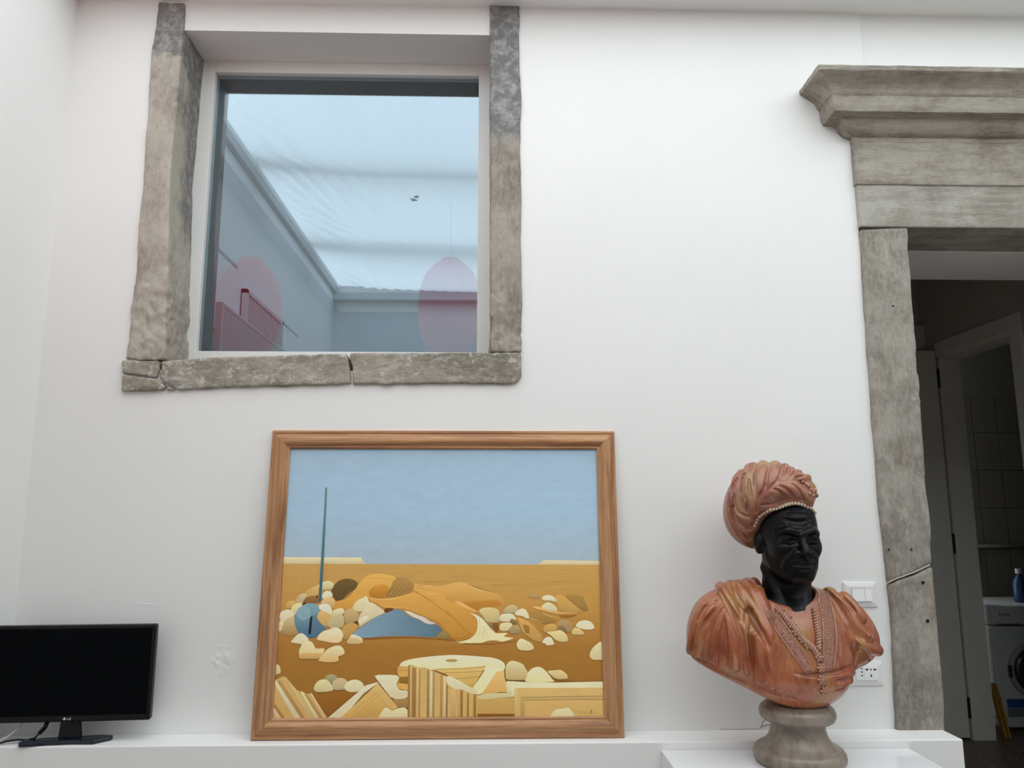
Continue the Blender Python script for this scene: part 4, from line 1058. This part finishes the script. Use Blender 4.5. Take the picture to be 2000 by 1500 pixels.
# rolled band across the brow
pl = cast_line(bv, T3('640,800 680,700 780,610 920,560 1080,560 1230,620 1340,720 1400,840'), 4, -0.008)
f = smin(f, g.chain(pl, [0.014 + 0.013 * math.sin(math.pi * i / (len(pl) - 1)) for i in range(len(pl))]), 0.012)
pl = cast_line(bv, T3('640,860 760,830 900,790 1060,740 1200,740 1330,790 1420,880'), 4, -0.004)
f = smin(f, g.chain(pl, 0.011), 0.008)
V, Q = g.mesh(f); bv = tree(V, Q)
gro = ('780,210 740,330 720,450 700,560 640,660 600,780 590,880', '560,300 550,500 560,640 590,780 590,900', '390,350 370,450 360,600 420,750 440,900 500,970', '250,650 260,800 310,910 420,960 510,975',
       '235,690 230,850 270,980 350,1100 480,1165', '970,200 940,330 900,430 800,510', '1060,250 1020,350 950,420', '1180,260 1100,370 1000,430', '1280,360 1180,400 1060,420',
       '690,620 760,560 850,490 960,440 1100,430 1250,460 1350,540 1420,620', '830,500 930,520 1050,590 1130,690 1160,725', '950,460 1100,480 1200,570 1260,680 1290,760', '800,560 900,590 990,660 1040,720',
       '650,800 850,780 950,740 1150,712 1290,745', '620,640 590,760 580,900', '520,180 460,300 380,360', '300,400 240,520 220,640', '760,840 900,800 1060,755 1200,750', '205,830 240,980 330,1150 470,1300', '470,420 480,560 500,680')
segs = []
for i, s_ in enumerate(gro):
    pl = cast_line(bv, T3(s_), 5, -0.0015)
    if len(pl) > 1:
        n_ = len(pl); R0 = 0.0075 if i < 10 else 0.0055
        segs.append((pl, [R0 * (0.35 + 0.65 * math.sin(math.pi * min(1, (k + 0.6) / n_))) for k in range(n_)]))
        back = [2 * TC + np.array((0, 0.05, -0.02), np.float32) - p for p in pl]       # the same wrapping on the far side
        h_ = [bv.find_nearest(Vector(b))[0] for b in back]
        segs.append(([np.array(b, np.float32) for b in h_], 0.005))
for pl, r_ in segs:
    f = smax(f, -g.chain(pl, r_, 0.02), 0.0035)
f = smax(f, cut, 0.005)
V, Q = g.mesh(f)
def robe_material(name, a, b, c, sc=1.0, glaze=0.28):
    t = NT(name); v = t.coord()
    n1 = t.noise(t.coord((1, 1, 0.5)), 10 * sc, 5, 0.55, 0.3); n2 = t.noise(t.coord((1, 1, 0.45)), 30 * sc, 6, 0.65, 0.3); n3 = t.noise(t.coord((30, 30, 7)), 3.0, 5, 0.6, 0.6)
    col = t.ramp(n1, [(0.32, a), (0.50, b), (0.66, c)])
    col = t.mix(t.ramp(n2, [(0.50, 0), (0.74, 0.7)]), col, tuple(x * 0.5 for x in a))
    col = t.mix(t.ramp(n3, [(0.56, 0), (0.76, 0.55)]), col, (0.50, 0.29, 0.17))
    t.color(col); t.bump(n2, 0.15, 0.003)
    t.set(Roughness=glaze, Specular_IOR_Level=0.5)
    t.p.inputs['Coat Weight'].default_value = 0.2; t.p.inputs['Coat Roughness'].default_value = 0.15
    return t.m
TURB = robe_material('turban_scagliola', (0.27, 0.085, 0.055), (0.33, 0.125, 0.078), (0.34, 0.185, 0.080), 1.3, 0.38)
ROBE = robe_material('robe_scagliola', (0.26, 0.058, 0.024), (0.36, 0.108, 0.046), (0.37, 0.175, 0.060), 1.0, 0.24)
TRIM = robe_material('trim_scagliola', (0.36, 0.15, 0.11), (0.42, 0.20, 0.14), (0.40, 0.24, 0.15), 2.0, 0.4)
turban = np_obj('turban', V, Q, TURB, bust, origin=B0)
turbV, turbQ = V, Q
both = tree(np.concatenate([headV, turbV]), np.concatenate([headQ, turbQ + len(headV)]))
# beads along the brow
PEARL = plain('bead_cream', (0.56, 0.45, 0.34), 0.4)
bead = None
path = densify(T3(BEADS), 1.0)
acc, last = 0, None
for q in path:
    if last is not None: acc += math.dist(q, last)
    if last is None or acc > 5.6:
        acc = 0
        h, nn = cast(both, *q)
        if h is not None:
            if bead is None:
                bead = MB().lathe([(0.0, -0.0056), (0.0040, -0.0042), (0.0056, 0), (0.0040, 0.0042), (0.0, 0.0056)], seg=10).build('bead', PEARL, turban, smooth=True); b_ = bead
            else:
                b_ = bead.copy(); COL.objects.link(b_); b_.parent = turban
            b_.location = Vector(h + nn * 0.0015) - Vector(B0)
    last = q
# leaf ornament at the side of the rolled band
orn = MB()
for k, (x_, y_) in enumerate(T3('1330,520 1370,580 1400,610 1430,590 1440,640 1460,665 1410,670 1360,640 1300,500 1250,460')):
    h, nn = cast(both, x_, y_)
    if h is None: continue
    a = h - nn * 0.003; b = h + nn * 0.006
    orn.tube([a, (a + b) / 2 + Vector((0.002, 0, 0.002)), b], [0.006, 0.007, 0.002], 8)
orn.build('ornament', TRIM, turban, world=False, smooth=True)
for vtx in bpy.data.objects['ornament'].data.vertices: vtx.co -= Vector(B0)

# ---- robe -----------------------------------------------------------
g = Grid((0.55, 2.26, 0.86), (1.25, 2.66, 1.31), 0.0026)
chest = g.ell((0.925, 2.475, 1.050), (0.205, 0.140, 0.175))
f = chest
f = smin(f, g.ell((0.735, 2.490, 1.085), (0.120, 0.115, 0.145)), 0.05)
f = smin(f, g.ell((1.125, 2.490, 1.105), (0.095, 0.100, 0.115)), 0.035)
f = smin(f, g.ell((0.925, 2.515, 1.175), (0.185, 0.095, 0.075)), 0.06)
f = smin(f, g.ell((0.935, 2.440, 0.985), (0.150, 0.110, 0.100)), 0.04)
outl = [(1470, 1127), (1456, 1123), (1440, 1125), (1426, 1126), (1416, 1134), (1402, 1144), (1392, 1156), (1380, 1163), (1365, 1178), (1353, 1211), (1345, 1247), (1339, 1277), (1360, 1293), (1390, 1310), (1430, 1330), (1470, 1350), (1505, 1364), (1530, 1372), (1575, 1379), (1612, 1376), (1640, 1363), (1662, 1352), (1673, 1340), (1675, 1325), (1674, 1312), (1684, 1312), (1702, 1307), (1716, 1297), (1722, 1284), (1720, 1268), (1706, 1236), (1690, 1208), (1675, 1185), (1658, 1168), (1640, 1159), (1615, 1151), (1600, 1149), (1590, 1143), (1578, 1136), (1560, 1120), (1490, 1115)]
outl = [(p.x, p.z) for p in (onY(x, y, 2.455) for x, y in outl)]
f = smax(f, g.poly2d(outl), 0.008)
f = smax(f, g.Y - 2.60, 0.02)
# neck opening
ne = np.sqrt(((g.X - 0.922) / 0.094) ** 2 + ((g.Y - 2.478) / 0.088) ** 2) - 1
f = smax(f, -smax(ne * 0.09, (1.135 - g.Z) + 0 * g.X, 0.01), 0.010)
robe0 = f
V, Q = g.mesh(f); bv = tree(V, Q)
def add_ridges(f, bv, lst):
    for i_, (s_, r_, sink) in enumerate(lst):
        r_ = r_ if isinstance(r_, tuple) else (r_, r_)
        r_ = tuple(q_ * 1.2 + 0.002 for q_ in r_)
        pl = cast_line(bv, C2(s_), 4, (0.022 if i_ < 5 else 0.006 if s_.startswith('11') and '8' in s_[5:8] or s_.startswith('1180,900') else 0.016) - max(r_))
        if len(pl) > 1:
            rr_ = [r_[0] + (r_[1] - r_[0]) * k / (len(pl) - 1) for k in range(len(pl))]
            f = smin(f, g.chain(pl, rr_), 0.005)
    return f
f = add_ridges(f, bv, (('430,125 500,230 580,350 640,450 680,540 705,640 712,760 710,900', (.015, .008), -.001), ('480,112 560,200 610,320 660,430 690,520', (.018, .010), -.003), ('545,115 600,200 640,300 680,400', (.014, .010), -.004),
                       ('330,185 390,290 440,400 480,520 505,650 530,800', (.013, .007), -.001), ('400,170 450,260 500,380 520,520', (.015, .008), -.005),
                       ('340,330 300,430 285,560 275,700', (.014, .010), -.005), ('270,330 215,430 180,540 150,660', (.013, .010), -.006), ('210,320 150,430 115,560 100,640', (.014, .010), -.006), ('390,350 410,460 420,600 430,760', (.014, .012), -.007),
                       ('620,560 640,700 660,860', (.016, .014), -.009), ('1130,210 1210,300 1290,410 1360,520', (.018, .012), -.008), ('1190,210 1280,290 1360,400', (.014, .012), -.006), ('1310,505 1360,525 1420,545', .010, -.002), ('1330,590 1420,620 1480,640', .014, -.007),
                       ('1170,830 1230,820 1300,800', .010, -.004), ('1180,900 1250,880 1310,850', .010, -.004), ('1230,330 1260,440 1290,560', .014, -.009)))
V, Q = g.mesh(f); bv = tree(V, Q)
for s_, r_ in (('405,130 450,235 530,345 600,462 655,560 700,650', .0075), ('320,200 370,295 430,405 468,520 490,650 515,790 548,880', .0075), ('470,250 482,400 478,500', .005), ('552,410 546,560 552,700 562,870', .006), ('722,560 722,700 722,910', .006),
               ('320,300 250,400 185,480 150,570 125,660', .0055), ('345,330 300,420 262,520 240,640 215,740', .0055), ('375,350 405,450 438,560 460,700', .005), ('300,270 220,320 160,420', .004), ('320,500 310,620 300,740', .004),
               ('1085,195 1150,255 1210,345 1270,445 1308,545 1312,660 1312,780', .0085), ('1290,480 1350,535 1425,560', .0065), ('1300,470 1350,500 1410,520', .004), ('1320,600 1400,660 1440,740', .004), ('1180,260 1260,350 1300,440', .004), ('1230,260 1320,360', .0035),
               ('870,805 950,818 1050,815 1150,802 1230,782 1300,748', .0045), ('1170,860 1240,850 1310,820', .0025), ('1170,930 1240,910 1300,880', .0022), ('650,640 670,760 700,880', .004), ('80,655 300,780 480,860 700,945 880,1000', .0035), ('1400,760 1480,710', .003)):
    pl = cast_line(bv, C2(s_), 4, -0.0005)
    if len(pl) > 1:
        n_ = len(pl)
        r_ *= 1.9
        f = smax(f, -g.chain(pl, [r_ * (0.3 + 0.7 * math.sin(math.pi * min(1, (k + 0.8) / n_))) for k in range(n_)], 0.02), 0.0045)
V, Q = g.mesh(f)
robe = np_obj('robe', V, Q, ROBE, bust, origin=B0)
bv = tree(V, Q)
# embroidered bands, laid on the cloth
t = NT('embroidery'); v = t.coord(); vo = t.new('ShaderNodeTexVoronoi'); vo.inputs['Scale'].default_value = 260; t.link(v, vo.inputs['Vector'])
n = t.noise(v, 330, 3)
t.color(t.mix(t.ramp(n, [(0.42, 0), (0.58, 1)]), (0.22, 0.075, 0.05), (0.46, 0.23, 0.16))); t.bump(n, 1.0, 0.004); t.set(Roughness=0.45); EMB = t.m
def resample(p, n):
    d = densify(p, 1.0); L_ = [0]
    for i in range(1, len(d)): L_.append(L_[-1] + math.dist(d[i], d[i - 1]))
    out = []
    for k in range(n):
        s_ = L_[-1] * k / (n - 1); j = 0
        while j < len(L_) - 2 and L_[j + 1] < s_: j += 1
        t_ = (s_ - L_[j]) / (L_[j + 1] - L_[j] + 1e-9)
        out.append((d[j][0] + (d[j + 1][0] - d[j][0]) * t_, d[j][1] + (d[j + 1][1] - d[j][1]) * t_))
    return out
def band(name, l, r, mat, lift=0.003, n=40, m=6, cord=True):
    Lp, Rp = resample(C2(l), n), resample(C2(r), n)
    vs, ok = [], []
    prev = None
    for a, b in zip(Lp, Rp):
        for j in range(m + 1):
            x, y = a[0] + (b[0] - a[0]) * j / m, a[1] + (b[1] - a[1]) * j / m
            h, nn = cast(bv, x, y)
            if h is None: h, nn = Vector(onY(x, y, 2.42)), Vector((0, -1, 0))
            e = 0.0 if j in (0, m) else 1.0
            vs.append(h + nn * (lift * e - 0.001 * (1 - e)) - Vector(B0))
    fs = [(i * (m + 1) + j, i * (m + 1) + j + 1, (i + 1) * (m + 1) + j + 1, (i + 1) * (m + 1) + j) for i in range(n - 1) for j in range(m)]
    ob = mesh_obj(name, vs, fs, mat, robe, smooth=True)
    if cord:
        for ed in (l, r):
            pl = [Vector(p) - Vector(B0) for p in cast_line(bv, C2(ed), 3, 0.001)]
            if len(pl) > 2: MB().tube(pl, 0.0025, 7).build('piping', TRIM, robe, smooth=True)
    return ob
band('embroidered_band', '660,345 700,440 765,535 830,630 895,720 955,805', '735,355 800,450 860,540 915,625 965,710 1003,795', EMB)
band('embroidered_band', '1048,200 1052,300 1072,400 1078,500 1078,620 1085,785', '1110,205 1142,330 1163,430 1172,520 1172,620 1150,780', EMB)
# twisted braid and flower buttons
def braid(s_, r_):
    pl = cast_line(bv, C2(s_), 1.6, 0.0035)
    m_ = MB(); pts = [Vector(p) for p in pl]
    for ph in (0, math.pi):
        q = []
        for i, p in enumerate(pts):
            tdir = (pts[min(i + 1, len(pts) - 1)] - pts[max(i - 1, 0)]).normalized()
            sd = tdir.cross(Vector((0, -1, 0))).normalized()
            q.append(p + sd * r_ * math.sin(i * 0.95 + ph) + Vector((0, -1, 0)) * r_ * 0.8 * math.cos(i * 0.95 + ph) - Vector(B0))
        m_.tube(q, r_ * 0.72, 6)
    return m_.build('braid', TRIM, robe, smooth=True)
braid('1010,335 1018,395 1026,450 1035,505 1040,560 1040,625', 0.0055)
braid('735,325 800,400 870,480 930,560 1000,620 1035,680', 0.0060)
flw = None
for x_, y_ in C2('760,345 815,395 845,450 880,505 925,555 965,600 1045,690 1060,765 1065,850 1085,930'):
    h, nn = cast(bv, x_, y_)
    if h is None: continue
    if flw is None:
        m_ = MB()
        for k in range(6):
            a = k * math.pi / 3
            m_.tube([(0.003 * math.cos(a), 0.003 * math.sin(a), 0.002), (0.009 * math.cos(a), 0.009 * math.sin(a), 0.004), (0.014 * math.cos(a), 0.014 * math.sin(a), 0.0)], [0.003, 0.0048, 0.002], 7)
        m_.lathe([(0.0, 0.009), (0.004, 0.008), (0.006, 0.004), (0.005, 0.0), (0.0, -0.002)], seg=12)
        flw = m_.build('flower_button', TRIM, robe, smooth=True); fl_ = flw
    else:
        fl_ = flw.copy(); COL.objects.link(fl_); fl_.parent = robe
    fl_.location = Vector(h) - Vector(B0) + nn * 0.001
    fl_.rotation_euler = nn.to_track_quat('Z', 'Y').to_euler()
# collar edge
pl = [Vector(p) - Vector(B0) for p in cast_line(bv, C2('1005,330 1040,285 1046,240 1030,200 985,160'), 3, 0.0005)]
MB().tube(pl, 0.0034, 7).build('collar_edge', TRIM, robe, smooth=True)

# ---- socle ------------------------------------------------------------
t = NT('socle_marble'); v = t.coord(); n1 = t.noise(v, 12, 6, 0.6, 0.5); n2 = t.noise(v, 38, 5, 0.6, 0.5); n3 = t.noise(t.coord((1, 1, 0.35), rot=(0.5, 0.4, 0)), 6, 3, 0.5, 0.8)
col = t.ramp(n1, [(0.32, (0.15, 0.115, 0.09)), (0.48, (0.235, 0.20, 0.16)), (0.62, (0.25, 0.19, 0.155)), (0.75, (0.31, 0.285, 0.23))])
col = t.mix(t.ramp(n2, [(0.52, 0), (0.72, 0.6)]), col, (0.20, 0.17, 0.14))
col = t.mix(t.ramp(n3, [(0.47, 0), (0.5, 0.45), (0.53, 0)]), col, (0.10, 0.085, 0.07))
t.color(col); t.set(Roughness=0.33, Specular_IOR_Level=0.45)
sp = [(0.0, 0.0), (0.116, 0.0), (0.124, 0.003), (0.133, 0.012), (0.1365, 0.024), (0.134, 0.036), (0.127, 0.045), (0.123, 0.046), (0.122, 0.049), (0.116, 0.051), (0.104, 0.058), (0.093, 0.069), (0.085, 0.083), (0.081, 0.098), (0.080, 0.110), (0.081, 0.120), (0.084, 0.122), (0.098, 0.123), (0.107, 0.128), (0.112, 0.138), (0.1125, 0.150), (0.108, 0.161), (0.100, 0.167), (0.096, 0.168), (0.094, 0.172), (0.086, 0.174), (0.070, 0.178), (0.062, 0.185), (0.060, 0.205), (0.060, 0.235), (0.0, 0.235)]
so = MB().lathe(sp, (0, 0, 0), 72).build('socle', t.m, bust)
smooth_by_angle(so, 50)

# =================================================================== pedestal, wall plates, television, lanterns
pd = MB().box(0.545, 1.347, 1.90, 2.600, 0.0, 0.720).build('display_plinth', LACQUER, None, bevel=0.002)
tag(pd, 'glossy white box plinth under the bust in front of the ledge', 'plinth')

PL = plain('switch_white', (0.78, 0.77, 0.77), 0.35)
PLK = plain('key_white', (0.83, 0.83, 0.83), 0.3)
GAP = plain('key_gap', (0.20, 0.20, 0.21), 0.5)
def plate(name, x0, x1, z0, z1, label, cat):
    e = empty(name, ((x0 + x1) / 2, WY, (z0 + z1) / 2)); tag(e, label, cat)
    m = MB(); b = 0.014
    o_ = [(x0, z0), (x1, z0), (x1, z1), (x0, z1)]; i_ = [(x0 + b, z0 + b), (x1 - b, z0 + b), (x1 - b, z1 - b), (x0 + b, z1 - b)]
    v_ = [(x, WY, z) for x, z in o_] + [(x, WY - 0.006, z) for x, z in o_] + [(x, WY - 0.010, z) for x, z in i_]
    f_ = [(k, (k + 1) % 4, 4 + (k + 1) % 4, 4 + k) for k in range(4)] + [(4 + k, 4 + (k + 1) % 4, 8 + (k + 1) % 4, 8 + k) for k in range(4)] + [(8, 9, 10, 11), (3, 2, 1, 0)]
    m.add(v_, f_).build('cover_plate', PL, e, world=True, bevel=0.001)
    return e
a, b = onY(1645, 1137, WY), onY(1713, 1185, WY)
x0, x1, z0, z1 = a.x, b.x, b.z, a.z
sw = plate('light_switch', x0, x1, z0, z1, 'white wall light switch with two rockers beside the stone door jamb', 'switch')
kx0, kx1, kz0, kz1 = x0 + 0.026, x1 - 0.022, z0 + 0.020, z1 - 0.021
MB().box(kx0 - 0.0008, kx1 + 0.0008, WY - 0.0108, WY - 0.009, kz0 - 0.0008, kz1 + 0.0008).build('recess', GAP, sw, world=True)
for xa, xb in ((kx0, kx0 + (kx1 - kx0) * 0.64), (kx0 + (kx1 - kx0) * 0.66, kx1)):
    MB().add([(xa, WY - 0.010, kz0), (xb, WY - 0.010, kz0), (xb, WY - 0.010, kz1), (xa, WY - 0.010, kz1), (xa, WY - 0.0155, kz0), (xb, WY - 0.0155, kz0), (xb, WY - 0.012, kz1), (xa, WY - 0.012, kz1)],
             [(0, 1, 5, 4), (1, 2, 6, 5), (2, 3, 7, 6), (3, 0, 4, 7), (4, 5, 6, 7), (3, 2, 1, 0)]).build('rocker', PLK, sw, world=True)
b = onY(1725, 1338, WY)
so_ = plate('wall_socket', b.x - 0.118, b.x, b.z, b.z + 0.078, 'white wall socket plate half hidden behind the shoulder of the bust', 'socket')
sx0, sx1, sz0, sz1 = b.x - 0.098, b.x - 0.022, b.z + 0.018, b.z + 0.062
for k in range(2):
    xa = sx0 + (sx1 - sx0) * k * 0.36 + 0.001; xb = sx0 + (sx1 - sx0) * (0.36 if k == 0 else 1.0)
    MB().box(xa, xb, WY - 0.0125, WY - 0.009, sz0, sz1).build('outlet', PLK, so_, world=True, bevel=0.0008)
for hx, hz, w_, h_ in ((0.28, 0.62, .0022, .0022), (0.28, 0.35, .0022, .0022), (0.52, 0.80, .0042, .0025), (0.70, 0.80, .0022, .0022), (0.88, 0.80, .0042, .0025), (0.70, 0.35, .0022, .0035), (0.28, 0.88, .0022, .0022)):
    cx, cz = sx0 + (sx1 - sx0) * hx, sz0 + (sz1 - sz0) * hz
    MB().box(cx - w_, cx + w_, WY - 0.0129, WY - 0.0120, cz - h_, cz + h_).build('pin_hole', BLACKM, so_, world=True)

# ---- television ------------------------------------------------------
TVX, TVY = -1.347, 2.645
tv = empty('television', (TVX, TVY, 0.745)); tv.rotation_euler = (0, 0, math.radians(4.0))
tag(tv, 'small black flat screen television standing on the white ledge', 'television')
SCREEN = NT('screen_glass').set(Base_Color=(0.0015, 0.002, 0.003, 1), Roughness=0.3, Specular_IOR_Level=0.05).m
hw, zb, zt = 0.249, 0.064, 0.362
MB().box(-hw, hw, -0.014, 0.014, zb, zt).build('bezel', BLACK, tv, bevel=0.006, seg=3)
MB().box(-hw * 0.75, hw * 0.75, 0.012, 0.034, zb + 0.03, zt - 0.05).build('rear_shell', BLACK, tv, bevel=0.012, seg=3)
MB().box(-hw + 0.011, hw - 0.011, -0.0152, -0.0138, zb + 0.020, zt - 0.011).build('screen', SCREEN, tv)
MB().prism([(-0.030, 0.012), (0.038, 0.012), (0.030, zb + 0.01), (-0.026, zb + 0.01)], -0.010, 0.012).build('stand_neck', BLACK, tv, bevel=0.004)
MB().prism([(-0.135, -0.035), (-0.128, -0.046), (-0.06, -0.036), (0.02, -0.030), (0.09, -0.036), (0.130, 0.008), (0.128, 0.022), (0.09, 0.030), (0.0, 0.020), (-0.08, 0.012), (-0.130, -0.010)], 0.0, 0.014, 'XY').build('stand_foot', plain('stand_black', (0.008, 0.012, 0.022), 0.25), tv, bevel=0.004)
MB().box(-0.012, 0.012, -0.0165, -0.013, zb - 0.007, zb + 0.004).build('sensor', BLACK, tv, bevel=0.002)
LOGO = plain('logo_grey', (0.55, 0.55, 0.57), 0.4)
lg = MB().lathe([(0.0, -0.0006), (0.0042, -0.0006), (0.0042, 0.0), (0.0, 0.0)], (-0.012, -0.0144, zb + 0.0105), 20, 'Y').build('logo_disc', LOGO, tv)
tx = text('lettering', 'LG', 0.0105, (0, 0, 0), (math.pi / 2, 0, 0), LOGO, tv); tx.location = (-0.0045, -0.0147, zb + 0.0068)
TVM = Matrix.Rotation(math.radians(-4.0), 3, 'Z')
def tvp(pts): return [TVM @ (Vector(p) - tv.location) for p in pts]
cb = MB().tube(tvp([(-1.42, 2.655, 0.815), (-1.425, 2.645, 0.790), (-1.437, 2.638, 0.775)]), 0.007, 8).build('plug', BLACK, tv, smooth=True)
MB().tube(tvp([(-1.437, 2.638, 0.775), (-1.447, 2.632, 0.762), (-1.468, 2.628, 0.757), (-1.50, 2.630, 0.758), (-1.53, 2.626, 0.755), (-1.553, 2.618, 0.749), (-1.575, 2.612, 0.7485), (-1.598, 2.615, 0.7485)]), 0.003, 7).build('power_lead', BLACK, tv, smooth=True)
wc = MB().tube(tvp([(-1.50, 2.67, 0.81), (-1.515, 2.655, 0.785), (-1.535, 2.635, 0.765), (-1.56, 2.622, 0.752), (-1.58, 2.614, 0.7482), (-1.60, 2.612, 0.7482)]), 0.0025, 7).build('aerial_lead', plain('cable_white', (0.65, 0.65, 0.65), 0.4), tv, smooth=True)
wc['label'] = 'thin white lead'

# ---- red lanterns hanging under the skylight, mirrored in the window ---
t = NT('red_paper'); v = t.coord(); n = t.noise(v, 10, 4)
t.color(t.mix(n, (0.78, 0.07, 0.08), (0.84, 0.12, 0.12))); t.set(Roughness=0.6)
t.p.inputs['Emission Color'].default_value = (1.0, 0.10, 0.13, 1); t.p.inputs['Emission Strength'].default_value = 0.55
RED = t.m
lan = []
def mirrored(px, py, dist):
    """a point seen in the window glass at a pixel, at distance dist (y) beyond the glass, brought back into the room"""
    p = onY(px, py, 2.958 + dist); return Vector((p.x, 2.958 * 2 - p.y, p.z))
for px_, dist_, lab in ((491, 1.45, 'red egg shaped paper lantern hanging nearest the side wall'), (880, 2.1, 'red egg shaped paper lantern hanging in the middle of the room')):
    top = mirrored(px_, 508, dist_)
    R_ = 127 / F_PX * (2.958 + dist_) / 2 * 0.985
    e = empty('paper_lantern', top - Vector((0, 0, 0.70))); tag(e, lab, 'lantern', 'red lanterns under the skylight')
    prof_ = []
    Hh = 0.66 * (2.958 + dist_) / 5.06; z0_ = 0.68 - Hh
    for k in range(33):
        tt = k / 32
        r_ = R_ * math.sqrt(max(0.0, 1 - abs(2 * (0.02 + 0.95 * tt) - 1) ** 2.5))
        prof_.append((r_ * (1 + 0.012 * (k % 2)), z0_ + Hh * tt))
    prof_ = [(0.0, z0_)] + prof_ + [(0.0, z0_ + Hh)]
    MB().lathe(prof_, (0, 0, 0), 48).build('shade', RED, e, smooth=True)
    MB().lathe([(0.0, 0.68), (0.065, 0.67), (0.065, 0.70), (0.0, 0.70)], (0, 0, 0), 32).build('cap', RED, e)
    MB().tube([(0, 0, 0.70), (0, 0, 3.60 - (top.z - 0.70))], 0.0015, 6).build('cord', FRAME_WHITE, e)
